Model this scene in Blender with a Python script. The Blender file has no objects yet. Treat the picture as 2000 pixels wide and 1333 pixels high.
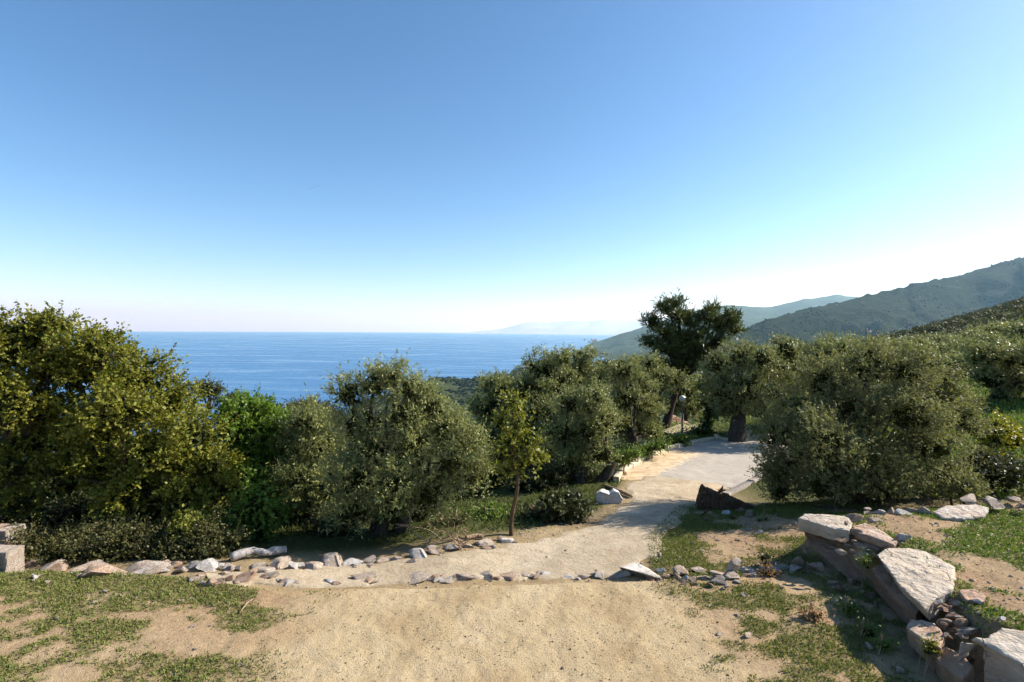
import bpy, bmesh, math, random
import numpy as np
from mathutils import Vector, Matrix

S = bpy.context.scene
COL = S.collection
R = math.radians
rng = np.random.default_rng(7)
random.seed(7)

# ------------------------------------------------------------------ camera
F = 1000.0                      # focal length in pixels of a 2000 px wide frame (18 mm)
CAM = np.array([0.0, 0.0, 4.6])
PITCH, ROLL = R(-1.40), R(0.42)
fwd = np.array([0, math.cos(PITCH), math.sin(PITCH)])
r0 = np.array([1.0, 0, 0]); u0 = np.array([0, -math.sin(PITCH), math.cos(PITCH)])
rgt = r0 * math.cos(ROLL) + u0 * math.sin(ROLL)
up = u0 * math.cos(ROLL) - r0 * math.sin(ROLL)
cd = bpy.data.cameras.new('camera'); cam = bpy.data.objects.new('camera', cd); COL.objects.link(cam)
cd.lens = 18.0; cd.sensor_width = 36.0; cd.clip_start = 0.05; cd.clip_end = 300000.0
cam.matrix_world = Matrix(((rgt[0], up[0], -fwd[0], CAM[0]), (rgt[1], up[1], -fwd[1], CAM[1]), (rgt[2], up[2], -fwd[2], CAM[2]), (0, 0, 0, 1)))
S.camera = cam

# ------------------------------------------------------------------ sky, sun, exposure
SUN_AZ, SUN_EL = R(77), R(33)   # azimuth clockwise from the view direction
W = bpy.data.worlds.new('World'); S.world = W; W.use_nodes = True
wn = W.node_tree.nodes; wl = W.node_tree.links; wn.clear()
wo = wn.new('ShaderNodeOutputWorld'); wb = wn.new('ShaderNodeBackground'); sk = wn.new('ShaderNodeTexSky')
sk.sky_type = 'NISHITA'; sk.sun_disc = False; sk.sun_elevation = SUN_EL; sk.sun_rotation = SUN_AZ
sk.altitude = 250; sk.air_density = 0.8; sk.dust_density = 0.5; sk.ozone_density = 1.0
wb.inputs['Strength'].default_value = 0.094
hs = wn.new('ShaderNodeHueSaturation'); hs.inputs['Saturation'].default_value = 1.24; wl.new(sk.outputs[0], hs.inputs['Color']); wl.new(hs.outputs[0], wb.inputs[0]); wl.new(wb.outputs[0], wo.inputs[0])
sd = bpy.data.lights.new('sun', 'SUN'); sd.energy = 5.0; sd.angle = R(0.53); sd.color = (1.0, 0.93, 0.82)
sun = bpy.data.objects.new('sun', sd); COL.objects.link(sun)
sv = Vector((math.sin(SUN_AZ) * math.cos(SUN_EL), math.cos(SUN_AZ) * math.cos(SUN_EL), math.sin(SUN_EL)))
sun.rotation_euler = sv.to_track_quat('Z', 'Y').to_euler(); sun.location = (30, 10, 60)
S.view_settings.view_transform = 'Standard'; S.view_settings.look = 'None'
S.view_settings.exposure = 1.1; S.view_settings.gamma = 1.0; S.view_settings.use_curve_mapping = False
S.render.engine = 'CYCLES'
cy = S.cycles
cy.use_denoising = True; cy.max_bounces = 7; cy.diffuse_bounces = 3; cy.glossy_bounces = 2; cy.transmission_bounces = 4
cy.transparent_max_bounces = 6; cy.volume_bounces = 1; cy.use_adaptive_sampling = True; cy.adaptive_threshold = 0.015
cy.caustics_reflective = False; cy.caustics_refractive = False

# ------------------------------------------------------------------ geometry helpers
def ray(px, py):
    px = np.asarray(px, float); py = np.asarray(py, float)
    a = (px - 1000.0) / F; b = -(py - 666.5) / F
    return a[..., None] * rgt + b[..., None] * up + fwd

def P(px, py, D):               # point seen at pixel (px,py) whose distance along the ground axis is D
    d = ray(px, py); return CAM + d * (np.asarray(D, float) / d[..., 1])[..., None]

def Pz(px, py, z):              # point seen at pixel (px,py) at height z
    d = ray(px, py); return CAM + d * ((np.asarray(z, float) - CAM[2]) / d[..., 2])[..., None]

def hash2(ix, iy, seed):
    h = (ix.astype(np.int64) * 374761393 + iy.astype(np.int64) * 668265263 + seed * 974634777) & 0x7fffffff
    h = ((h ^ (h >> 13)) * 1274126177) & 0x7fffffff
    return ((h ^ (h >> 16)) & 0xffff) / 65535.0

def vnoise(x, y, seed=0):
    ix = np.floor(x); iy = np.floor(y); fx = x - ix; fy = y - iy
    fx = fx * fx * (3 - 2 * fx); fy = fy * fy * (3 - 2 * fy)
    a = hash2(ix, iy, seed); b = hash2(ix + 1, iy, seed); c = hash2(ix, iy + 1, seed); d = hash2(ix + 1, iy + 1, seed)
    return (a * (1 - fx) + b * fx) * (1 - fy) + (c * (1 - fx) + d * fx) * fy

def fbm(x, y, seed=0, octv=4):
    x = np.asarray(x, float); y = np.asarray(y, float)
    s = 0.0; a = 0.5; t = 0.0
    for k in range(octv):
        s = s + a * vnoise(x, y, seed + k * 17); t += a; a *= 0.5
        x, y = x * 1.93 + y * 0.6 + 3.1, y * 1.93 - x * 0.6 - 1.7
    return s / t

def sstep(a, b, x):
    t = np.clip((x - a) / (b - a), 0, 1); return t * t * (3 - 2 * t)

# ------------------------------------------------------------------ terrain height
ctrl = []
def cp(px, py, D): p = P(px, py, D); ctrl.append((p[0], p[1], p[2]))
def cw(x, y, z): ctrl.append((x, y, z))
# the dirt road and the parking lot
for a in [(600, 1118, 10.3), (800, 1105, 10.6), (1000, 1090, 11.0), (1150, 1070, 11.5), (1250, 1045, 12.3), (1280, 1000, 14.3),
          (1300, 950, 17.8), (1220, 935, 19.3), (1400, 925, 20.2), (1300, 890, 23.6), (1400, 868, 27.5), (1480, 858, 29.0), (1330, 850, 31.5),
          (1340, 832, 36.5), (1300, 826, 38.0), (1400, 820, 38.0)]: cp(*a)
# field between the road and the slabs, foot of the bush
for a in [(1330, 1090, 10.6), (1400, 1055, 11.6), (1500, 1035, 12.2), (1540, 1005, 13.2), (1470, 985, 15.5), (1640, 1000, 13.6), (1900, 990, 13.5), (2200, 985, 13.6)]: cp(*a)
# below the road on the left
for a in [(900, 1060, 11.8), (1000, 1047, 12.3), (1110, 1025, 13.4), (700, 1085, 11.5), (500, 1085, 11.2), (250, 1090, 11.2), (0, 1100, 11.0), (-300, 1100, 10.8),
          (1140, 945, 18.6), (1000, 985, 16.0), (800, 1015, 14.5), (500, 1030, 14.5), (200, 1030, 14.5), (-200, 1030, 14.5),
          (1235, 885, 25.0), (1100, 905, 25.0), (900, 935, 24.0), (600, 960, 24.0), (200, 960, 24.0)]: cp(*a)
# right-hand slope
for a in [(1950, 905, 18.0), (1950, 815, 27.0), (1950, 775, 34.0), (2200, 790, 28.0), (1800, 790, 38.0), (1650, 800, 40.0), (1900, 730, 55.0), (2100, 690, 60.0), (1700, 755, 55.0),
          (1500, 800, 50.0), (1900, 715, 100), (2200, 660, 110), (1700, 720, 100)]: cp(*a)
# far: falls to the sea
for D, zl, zm, zr in [(45, -9, -7.5, -3.5), (75, -17, -14, -7), (140, -38, -28, -14), (300, -85, -66, -40), (650, -175, -150, -110), (1100, -258, -215, -170), (1700, -300, -262, -220), (3000, -330, -300, -290), (6000, -380, -380, -380)]:
    for az, z in [(-62, zl), (-35, zl), (-12, zl * 0.5 + zm * 0.5), (6, zm), (20, zm * 0.5 + zr * 0.5)]:
        cw(D * math.sin(R(az)), D * math.cos(R(az)), z)
for D, z in [(300, -35), (650, -80), (1700, -200), (6000, -380)]:
    for az in (38, 62, 90): cw(D * math.sin(R(az)), D * math.cos(R(az)), z)
for az in (100, 140, 180, 220, 260):
    for D, z in [(8, 0.0), (30, 1.0), (150, 6), (700, 10), (6000, -300)]: cw(D * math.sin(R(az)), D * math.cos(R(az)), z)
for x, y in [(-6, 7), (0, 7), (4, 7), (0, 3), (-8, 3), (8, 3)]: cw(x, y, 0.0)
C = np.array(ctrl)
def uv(x, y):
    r = np.hypot(x, y); return np.stack([np.arctan2(x, y) * 1.6, np.log(np.maximum(r, 0.5))], -1)
def tker(d2): return 0.5 * d2 * np.log(d2 + 1e-9)
_U = uv(C[:, 0], C[:, 1]); _n = len(C)
_K = tker(((_U[:, None] - _U[None]) ** 2).sum(-1)) + np.eye(_n) * 2e-4
_Q = np.concatenate([np.ones((_n, 1)), _U], 1)
_A = np.block([[_K, _Q], [_Q.T, np.zeros((3, 3))]])
_sc = 1.0 + 0.045 * np.hypot(C[:, 0], C[:, 1])           # interpolate height divided by range
_w = np.linalg.solve(_A, np.concatenate([C[:, 2] / _sc, np.zeros(3)]))
def tps(x, y):
    sh = np.shape(x); x = np.ravel(x).astype(float); y = np.ravel(y).astype(float); out = np.empty(len(x))
    for i in range(0, len(x), 40000):
        U = uv(x[i:i + 40000], y[i:i + 40000])
        out[i:i + 40000] = tker(((U[:, None] - _U[None]) ** 2).sum(-1)) @ _w[:_n] + _w[_n] + U @ _w[_n + 1:]
    return (out * (1 + 0.045 * np.hypot(x, y))).reshape(sh)

_e = np.array([Pz(px, py, 0.0) for px, py in [(-700, 1110), (-50, 1112), (130, 1112), (240, 1114), (400, 1120), (470, 1136), (560, 1146), (700, 1139), (850, 1135), (1060, 1130), (1190, 1128), (1300, 1126), (1480, 1120), (1570, 1110), (1800, 1085), (2300, 1060)]])
def y_edge(x): return np.interp(x, _e[:, 0], _e[:, 1])
BX = np.array([(3.0, 6.6), (5.0, 6.4), (6.2, 6.2), (6.9, 6.05), (7.4, 6.1), (8.2, 6.35), (9.0, 6.5), (9.8, 6.25), (10.6, 5.95), (12, 5.9)])
def bank_mask(x, y):
    xb = np.interp(y, BX[:, 0], BX[:, 1]); yb = np.interp(x, [5, 6, 8, 12], [10.75, 10.8, 11.2, 11.7])
    return sstep(0.0, 0.45, x - xb) * sstep(-0.15, 0.5, yb - y)
def G(x, y):
    x = np.asarray(x, float); y = np.asarray(y, float)
    z = tps(x, y); r = np.hypot(x, y)
    ye = y_edge(x); m = sstep(-0.12, 0.25, ye - y + 0.12 * (fbm(x * 2.3, y * 2.3, 5) - 0.5)) * sstep(-40, -25, y + 0 * x)
    z = z * (1 - m) + m * (0.05 * (fbm(x * 0.6, y * 0.6, 3) - 0.5) + 0.012 * np.clip(-x - 3, 0, 8) * 0.5)
    b = bank_mask(x, y)
    z = z + b * (0.72 + 0.03 * (x - 6) + 0.10 * (fbm(x * 1.1, y * 1.1, 8) - 0.5) - z * 0.9)
    z = z + (0.05 * (fbm(x * 3.1, y * 3.1, 11, 3) - 0.5) + 0.022 * (fbm(x * 9.0, y * 9.0, 12, 2) - 0.5)) * np.clip(1.2 - r / 40, 0, 1)
    z = z + np.clip(r - 25, 0, 400) * 0.012 * (fbm(x * 0.05, y * 0.05, 21) - 0.5)
    return z
def hit(px, py):                # where the ray through a pixel meets the ground
    px = np.atleast_1d(np.asarray(px, float)); py = np.atleast_1d(np.asarray(py, float)); d = ray(px, py)
    t = np.full(len(px), 4.0); done = np.zeros(len(px), bool)
    for k in range(420):
        p = CAM + d * t[:, None]; below = p[:, 2] < Gf(p[:, 0], p[:, 1]); done |= below
        t = np.where(done, t, t * 1.006)
        if done.all(): break
    p = CAM + d * t[:, None]; p[:, 2] = Gf(p[:, 0], p[:, 1]); return p

# ------------------------------------------------------------------ mesh and object helpers
def mesh_np(name, V, quads=None, tris=None, smooth=False):
    me = bpy.data.meshes.new(name); V = np.asarray(V, np.float32)
    me.vertices.add(len(V)); me.vertices.foreach_set('co', V.ravel())
    parts = []; tot = []
    if quads is not None and len(quads): parts.append(np.asarray(quads, np.int32).ravel()); tot.append(np.full(len(quads), 4, np.int32))
    if tris is not None and len(tris): parts.append(np.asarray(tris, np.int32).ravel()); tot.append(np.full(len(tris), 3, np.int32))
    L = np.concatenate(parts); T = np.concatenate(tot); st = np.concatenate([[0], np.cumsum(T)[:-1]]).astype(np.int32)
    me.loops.add(len(L)); me.loops.foreach_set('vertex_index', L)
    me.polygons.add(len(T)); me.polygons.foreach_set('loop_start', st); me.polygons.foreach_set('loop_total', T)
    if smooth: me.polygons.foreach_set('use_smooth', np.ones(len(T), bool))
    me.update(calc_edges=True); return me
def attr(me, name, vals, dom='POINT'):
    a = me.attributes.new(name, 'FLOAT', dom); a.data.foreach_set('value', np.asarray(vals, np.float32))
def link(name, data, mat=None, parent=None):
    o = bpy.data.objects.new(name, data); COL.objects.link(o)
    if mat is not None and data is not None and len(data.materials) == 0: data.materials.append(mat)
    if parent is not None: o.parent = parent
    return o
def tag(o, label=None, cat=None, group=None, kind=None):
    if label: o['label'] = label
    if cat: o['category'] = cat
    if group: o['group'] = group
    if kind: o['kind'] = kind
    return o
def empty(name, loc): 
    o = bpy.data.objects.new(name, None); COL.objects.link(o); o.location = [float(v) for v in loc]; o.empty_display_size = 0.2; return o
def grid_faces(nu, nv, wrap=False):
    i = np.arange(nu if wrap else nu - 1)[:, None]; j = np.arange(nv - 1)[None]; i2 = (i + 1) % nu
    return np.stack([i * nv + j, i2 * nv + j, i2 * nv + j + 1, i * nv + j + 1], -1).reshape(-1, 4)

class Tubes:
    def __init__(s): s.V = []; s.Q = []; s.n = 0
    def add(s, path, radii, sides=6, cap=True):
        p = np.asarray(path, float); rad = np.asarray(radii, float); n = len(p)
        t = np.gradient(p, axis=0); t /= np.linalg.norm(t, axis=1)[:, None] + 1e-9
        ref = np.array([0, 0, 1.0]) if abs(t[0, 2]) < 0.9 else np.array([1.0, 0, 0])
        a = np.cross(t, ref); a /= np.linalg.norm(a, axis=1)[:, None] + 1e-9; b = np.cross(t, a)
        th = np.linspace(0, 2 * math.pi, sides, endpoint=False)
        v = p[:, None] + rad[:, None, None] * (np.cos(th)[None, :, None] * a[:, None] + np.sin(th)[None, :, None] * b[:, None])
        s.V.append(v.reshape(-1, 3))
        i = np.arange(n - 1)[:, None]; j = np.arange(sides)[None]; j2 = (j + 1) % sides
        s.Q.append(s.n + np.stack([i * sides + j, i * sides + j2, (i + 1) * sides + j2, (i + 1) * sides + j], -1).reshape(-1, 4))
        s.n += n * sides
        if cap and sides == 6:
            k = s.n - 6; s.Q.append(np.array([[k, k + 1, k + 2, k + 3], [k, k + 3, k + 4, k + 5]]))
            k = s.n - n * 6; s.Q.append(np.array([[k + 3, k + 2, k + 1, k], [k + 5, k + 4, k + 3, k]]))
    def limb(s, a, b, ra, rb, n=7, bend=0.12, sides=6, sag=0.0):
        a = np.asarray(a, float); b = np.asarray(b, float); L = np.linalg.norm(b - a)
        t = np.linspace(0, 1, n); off = rng.normal(0, 1, (2, 3)) * bend * L
        p = a + (b - a) * t[:, None] + off[0] * np.sin(math.pi * t)[:, None] * 0.7 + off[1] * np.sin(2 * math.pi * t)[:, None] * 0.35
        p[:, 2] += sag * np.sin(math.pi * t)
        s.add(p, ra + (rb - ra) * t, sides); return p
    def mesh(s, name): return mesh_np(name, np.concatenate(s.V), np.concatenate(s.Q), smooth=True)

def leaf_quads(pos, axis, nrm, L, Wd):
    axis = axis / (np.linalg.norm(axis, axis=1)[:, None] + 1e-9)
    side = np.cross(axis, nrm); side /= np.linalg.norm(side, axis=1)[:, None] + 1e-9
    n2 = np.cross(side, axis); L = np.asarray(L)[:, None]; Wd = np.asarray(Wd)[:, None]
    mid = pos + axis * L * 0.45
    v = np.stack([pos, mid + side * Wd * 0.5 + n2 * Wd * 0.12, pos + axis * L, mid - side * Wd * 0.5 + n2 * Wd * 0.12], 1)
    return v.reshape(-1, 3), np.arange(len(pos) * 4).reshape(-1, 4)
def rdir(n):
    v = rng.normal(0, 1, (n, 3)); return v / np.linalg.norm(v, axis=1)[:, None]

# ------------------------------------------------------------------ materials
class NT:
    def __init__(s, name):
        s.m = bpy.data.materials.new(name); s.m.use_nodes = True; s.n = s.m.node_tree.nodes; s.l = s.m.node_tree.links
        s.n.clear(); s.out = s.n.new('ShaderNodeOutputMaterial')
    def new(s, t, **kw):
        nd = s.n.new(t)
        for k, v in kw.items():
            if hasattr(nd, k): setattr(nd, k, v)
            else: nd.inputs[k].default_value = v
        return nd
    def noise(s, scale, detail=4, rough=0.6, vec=None, dist=0.0):
        nd = s.new('ShaderNodeTexNoise'); nd.inputs['Scale'].default_value = scale; nd.inputs['Detail'].default_value = detail
        nd.inputs['Roughness'].default_value = rough; nd.inputs['Distortion'].default_value = dist
        if vec is not None: s.l.new(vec, nd.inputs['Vector'])
        return nd.outputs['Fac']
    def ramp(s, fac, stops, interp='LINEAR'):
        nd = s.new('ShaderNodeValToRGB'); cr = nd.color_ramp; cr.interpolation = interp
        while len(cr.elements) < len(stops): cr.elements.new(0.5)
        for e, (p, c) in zip(cr.elements, stops): e.position = p; e.color = (*c, 1) if len(c) == 3 else c
        s.l.new(fac, nd.inputs[0]); return nd.outputs[0]
    def mix(s, fac, a, b, mode='MIX'):
        nd = s.new('ShaderNodeMix', data_type='RGBA', blend_type=mode)
        for sock, v in ((nd.inputs[0], fac), (nd.inputs[6], a), (nd.inputs[7], b)):
            if isinstance(v, (int, float)): sock.default_value = v
            elif isinstance(v, tuple): sock.default_value = (*v, 1)
            else: s.l.new(v, sock)
        return nd.outputs[2]
    def math(s, op, a, b=0.0, c=None):
        nd = s.new('ShaderNodeMath', operation=op)
        for k, v in enumerate((a, b) if c is None else (a, b, c)):
            if isinstance(v, (int, float)): nd.inputs[k].default_value = v
            else: s.l.new(v, nd.inputs[k])
        return nd.outputs[0]
    def attr(s, name): return s.new('ShaderNodeAttribute', attribute_name=name).outputs['Fac']
    def coord(s, which='Object'): return s.new('ShaderNodeTexCoord').outputs[which]
    def pos(s): return s.new('ShaderNodeNewGeometry').outputs['Position']
    def mapped(s, vec, scale):
        nd = s.new('ShaderNodeMapping'); nd.inputs['Scale'].default_value = scale; s.l.new(vec, nd.inputs['Vector']); return nd.outputs[0]
    def bump(s, h, strength=0.5, dist=0.02, prev=None):
        nd = s.new('ShaderNodeBump'); nd.inputs['Strength'].default_value = strength; nd.inputs['Distance'].default_value = dist
        s.l.new(h, nd.inputs['Height'])
        if prev is not None: s.l.new(prev, nd.inputs['Normal'])
        return nd.outputs[0]
    def bsdf(s, col, rough=0.8, spec=0.3, normal=None):
        b = s.new('ShaderNodeBsdfPrincipled')
        if isinstance(col, tuple): b.inputs['Base Color'].default_value = (*col, 1)
        else: s.l.new(col, b.inputs['Base Color'])
        if isinstance(rough, (int, float)): b.inputs['Roughness'].default_value = rough
        else: s.l.new(rough, b.inputs['Roughness'])
        b.inputs['Specular IOR Level'].default_value = spec
        if normal is not None: s.l.new(normal, b.inputs['Normal'])
        return b
    def done(s, shader): s.l.new(shader, s.out.inputs['Surface']); return s.m

def leaf_mat(name, c1, c2, c3, under, trans=0.35, rough=0.45, spec=0.4):
    t = NT(name); r = t.attr('rnd'); k = t.attr('clump')
    c = t.ramp(r, [(0.0, c1), (0.55, c2), (1.0, c3)])
    c = t.mix(t.math('MULTIPLY', k, 0.55), c, t.mix(r, c3, c2))
    bf = t.new('ShaderNodeNewGeometry').outputs['Backfacing']
    c = t.mix(bf, c, under) if under else c
    b = t.bsdf(c, rough, spec)
    tr = t.new('ShaderNodeBsdfTranslucent'); t.l.new(t.mix(1.0, c, (1.15, 1.15, 0.6), 'MULTIPLY'), tr.inputs['Color'])
    mx = t.new('ShaderNodeMixShader'); mx.inputs[0].default_value = trans
    t.l.new(b.outputs[0], mx.inputs[1]); t.l.new(tr.outputs[0], mx.inputs[2]); return t.done(mx.outputs[0])
M = {}
M['oak'] = leaf_mat('oak_leaf', (0.064, 0.092, 0.013), (0.158, 0.182, 0.022), (0.265, 0.225, 0.038), None, 0.32, 0.55, 0.25)
M['smalloak'] = leaf_mat('young_oak_leaf', (0.072, 0.105, 0.016), (0.165, 0.19, 0.028), (0.27, 0.25, 0.04), None, 0.4, 0.5, 0.3)
M['bright'] = leaf_mat('bright_leaf', (0.055, 0.108, 0.014), (0.108, 0.19, 0.022), (0.175, 0.25, 0.038), None, 0.42, 0.45, 0.35)
M['olive'] = leaf_mat('olive_leaf', (0.090, 0.112, 0.030), (0.188, 0.215, 0.064), (0.295, 0.305, 0.112), (0.25, 0.265, 0.14), 0.24, 0.45, 0.25)
M['bush'] = leaf_mat('glossy_olive_leaf', (0.080, 0.095, 0.030), (0.155, 0.170, 0.062), (0.240, 0.240, 0.100), (0.20, 0.21, 0.12), 0.30, 0.62, 0.18)
M['pine'] = leaf_mat('pine_needle', (0.032, 0.052, 0.014), (0.066, 0.092, 0.024), (0.125, 0.138, 0.038), None, 0.2, 0.5, 0.3)
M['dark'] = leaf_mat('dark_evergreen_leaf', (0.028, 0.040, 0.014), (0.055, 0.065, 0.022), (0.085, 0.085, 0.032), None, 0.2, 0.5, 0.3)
M['lime'] = leaf_mat('lime_leaf', (0.12, 0.14, 0.012), (0.22, 0.22, 0.02), (0.32, 0.28, 0.03), None, 0.35, 0.5, 0.3)
M['ivy'] = leaf_mat('ivy_leaf', (0.014, 0.030, 0.008), (0.030, 0.060, 0.012), (0.08, 0.16, 0.02), None, 0.2, 0.35, 0.5)
M['hedge'] = leaf_mat('bramble_leaf', (0.035, 0.050, 0.014), (0.080, 0.095, 0.026), (0.150, 0.115, 0.055), None, 0.25, 0.5, 0.3)
M['grass'] = leaf_mat('grass_blade', (0.080, 0.118, 0.024), (0.135, 0.178, 0.038), (0.25, 0.235, 0.085), None, 0.28, 0.6, 0.2)
M['weed'] = leaf_mat('weed_leaf', (0.060, 0.105, 0.016), (0.105, 0.185, 0.024), (0.18, 0.23, 0.045), None, 0.3, 0.5, 0.3)
M['undergrowth'] = leaf_mat('undergrowth_leaf', (0.03, 0.045, 0.012), (0.055, 0.085, 0.018), (0.11, 0.13, 0.035), None, 0.25, 0.6, 0.2)
M['dry'] = leaf_mat('dry_leaf', (0.16, 0.085, 0.04), (0.28, 0.17, 0.09), (0.38, 0.27, 0.16), None, 0.2, 0.7, 0.15)
M['core'] = leaf_mat('inner_shade_leaf', (0.03, 0.036, 0.012), (0.05, 0.055, 0.018), (0.07, 0.07, 0.025), None, 0.1, 1.0, 0.0)  # matte dark colour that paints shade into the crown interior
M['scrub'] = leaf_mat('scrub_leaf', (0.030, 0.040, 0.014), (0.065, 0.075, 0.024), (0.125, 0.125, 0.042), None, 0.15, 0.6, 0.2)

def bark(name, c1, c2):
    t = NT(name); v = t.mapped(t.coord(), (1, 1, 0.25)); f = t.noise(14, 5, 0.65, v)
    return t.done(t.bsdf(t.ramp(f, [(0.3, c1), (0.7, c2)]), 0.95, 0.1, t.bump(f, 0.9, 0.03)).outputs[0])
M['bark'] = bark('olive_bark', (0.032, 0.026, 0.020), (0.095, 0.078, 0.062))
M['oakbark'] = bark('oak_bark', (0.05, 0.034, 0.022), (0.15, 0.10, 0.066))
M['pinebark'] = bark('pine_bark', (0.018, 0.015, 0.012), (0.06, 0.046, 0.036))
M['deadwood'] = bark('dead_wood', (0.16, 0.10, 0.06), (0.38, 0.28, 0.19))
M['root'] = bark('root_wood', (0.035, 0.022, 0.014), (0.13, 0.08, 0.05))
M['palewood'] = bark('weathered_wood', (0.22, 0.20, 0.19), (0.46, 0.43, 0.41))

def rock_mat(name, cols, lichen=0.35, scale=3.0):
    t = NT(name); oi = t.new('ShaderNodeObjectInfo')
    va = t.new('ShaderNodeVectorMath', operation='ADD'); t.l.new(t.coord(), va.inputs[0])
    cmb = t.new('ShaderNodeCombineXYZ'); t.l.new(t.math('MULTIPLY', oi.outputs['Random'], 37.0), cmb.inputs[0]); t.l.new(cmb.outputs[0], va.inputs[1]); v = va.outputs[0]
    n1 = t.noise(scale, 6, 0.62, v, 0.6); n2 = t.noise(scale * 7, 5, 0.7, v); n3 = t.noise(scale * 2.2, 3, 0.5, v)
    c = t.ramp(n1, [(0.30, cols[0]), (0.5, cols[1]), (0.70, cols[2])])
    c = t.mix(t.math('MULTIPLY', oi.outputs['Random'], 0.5), c, cols[3])
    c = t.mix(t.ramp(n2, [(0.58, (0, 0, 0)), (0.72, (lichen, lichen, lichen))]), c, (0.10, 0.09, 0.075))
    c = t.mix(t.ramp(n3, [(0.6, (0, 0, 0)), (0.75, (0.5, 0.5, 0.5))]), c, cols[2])
    vs = t.mapped(v, (1.0, 1.0, 7.0)); st = t.noise(scale * 1.6, 5, 0.65, vs)
    nz = t.new('ShaderNodeTexNoise'); nz.inputs['Scale'].default_value = scale * 1.3; nz.inputs['Detail'].default_value = 4; t.l.new(v, nz.inputs['Vector'])
    wv = t.new('ShaderNodeVectorMath', operation='MULTIPLY_ADD'); t.l.new(nz.outputs['Color'], wv.inputs[0]); wv.inputs[1].default_value = (0.35, 0.35, 0.35); t.l.new(v, wv.inputs[2])
    vo = t.new('ShaderNodeTexVoronoi', feature='DISTANCE_TO_EDGE'); vo.inputs['Scale'].default_value = scale * 0.9; t.l.new(wv.outputs[0], vo.inputs['Vector'])
    ck = t.ramp(vo.outputs['Distance'], [(0.0, (1, 1, 1)), (0.018, (0, 0, 0))]); n6 = t.noise(scale * 0.8, 2, 0.5, v)
    ck = t.mix(t.ramp(n6, [(0.48, (0, 0, 0)), (0.58, (1, 1, 1))]), (0.0, 0.0, 0.0), ck)
    c = t.mix(t.math('MULTIPLY', ck, 0.7), c, (0.07, 0.05, 0.035))
    c = t.mix(t.ramp(st, [(0.55, (0, 0, 0)), (0.7, (0.45, 0.45, 0.45))]), c, cols[0])
    nb = t.bump(n2, 0.8, 0.035, t.bump(st, 0.9, 0.09)); nb = t.bump(t.math('SUBTRACT', 1.0, ck), 0.8, 0.03, nb)
    return t.done(t.bsdf(c, 0.9, 0.2, nb).outputs[0])
M['rock'] = rock_mat('pale_schist', ((0.36, 0.285, 0.22), (0.53, 0.455, 0.38), (0.66, 0.62, 0.56), (0.57, 0.42, 0.32)))
M['rockpink'] = rock_mat('pinkish_schist', ((0.34, 0.22, 0.15), (0.51, 0.37, 0.275), (0.62, 0.53, 0.44), (0.47, 0.29, 0.19)))
M['slab'] = rock_mat('slab_schist', ((0.38, 0.31, 0.23), (0.50, 0.425, 0.335), (0.59, 0.53, 0.45), (0.46, 0.37, 0.28)), 0.5, 1.7)
M['slabbrown'] = rock_mat('brown_schist', ((0.20, 0.12, 0.075), (0.29, 0.19, 0.125), (0.38, 0.29, 0.22), (0.25, 0.155, 0.10)), 0.4, 1.9)
M['sandstone'] = plain_rock = rock_mat('gravel_stone', ((0.26, 0.18, 0.10), (0.40, 0.30, 0.18), (0.55, 0.44, 0.29), (0.36, 0.25, 0.14)), 0.2, 30)
M['white'] = rock_mat('white_marble_rock', ((0.52, 0.48, 0.44), (0.66, 0.63, 0.60), (0.74, 0.72, 0.70), (0.64, 0.57, 0.5)), 0.25, 3)

def ground_mat():
    t = NT('earth'); p = t.pos()
    sand, grass, under, soil = t.attr('sand'), t.attr('grass'), t.attr('under'), t.attr('soil')
    n1 = t.noise(0.9, 6, 0.65, p, 0.4); n2 = t.noise(11, 5, 0.7, p); n3 = t.noise(75, 3, 0.7, p); n4 = t.noise(260, 2, 0.6, p)
    vo = t.new('ShaderNodeTexVoronoi'); vo.inputs['Scale'].default_value = 42; t.l.new(p, vo.inputs['Vector'])
    sandc = t.ramp(n1, [(0.30, (0.35, 0.255, 0.14)), (0.5, (0.455, 0.355, 0.21)), (0.72, (0.54, 0.44, 0.285))])
    sandc = t.mix(t.ramp(n3, [(0.52, (0, 0, 0)), (0.66, (0.55, 0.55, 0.55))]), sandc, (0.25, 0.165, 0.09))
    sandc = t.mix(t.ramp(n4, [(0.58, (0, 0, 0)), (0.7, (0.5, 0.5, 0.5))]), sandc, (0.62, 0.52, 0.38))
    soilc = t.ramp(n2, [(0.3, (0.20, 0.118, 0.062)), (0.55, (0.34, 0.225, 0.13)), (0.75, (0.44, 0.33, 0.215))])
    soilc = t.mix(t.ramp(n4, [(0.6, (0, 0, 0)), (0.72, (0.6, 0.6, 0.6))]), soilc, (0.52, 0.45, 0.36))
    c = t.mix(soil, sandc, soilc)
    grassc = t.ramp(n3, [(0.3, (0.065, 0.080, 0.022)), (0.6, (0.14, 0.13, 0.045)), (0.8, (0.24, 0.185, 0.085))])
    c = t.mix(t.math('MULTIPLY', grass, 0.55), c, grassc)
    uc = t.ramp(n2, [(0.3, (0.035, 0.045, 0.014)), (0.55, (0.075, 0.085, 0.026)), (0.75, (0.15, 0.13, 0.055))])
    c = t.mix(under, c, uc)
    nb = t.bump(n2, 0.55, 0.06); nb = t.bump(n3, 0.75, 0.03, nb); nb = t.bump(vo.outputs['Distance'], 0.35, 0.012, nb)
    return t.done(t.bsdf(c, 0.95, 0.1, nb).outputs[0])
M['ground'] = ground_mat()
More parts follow.
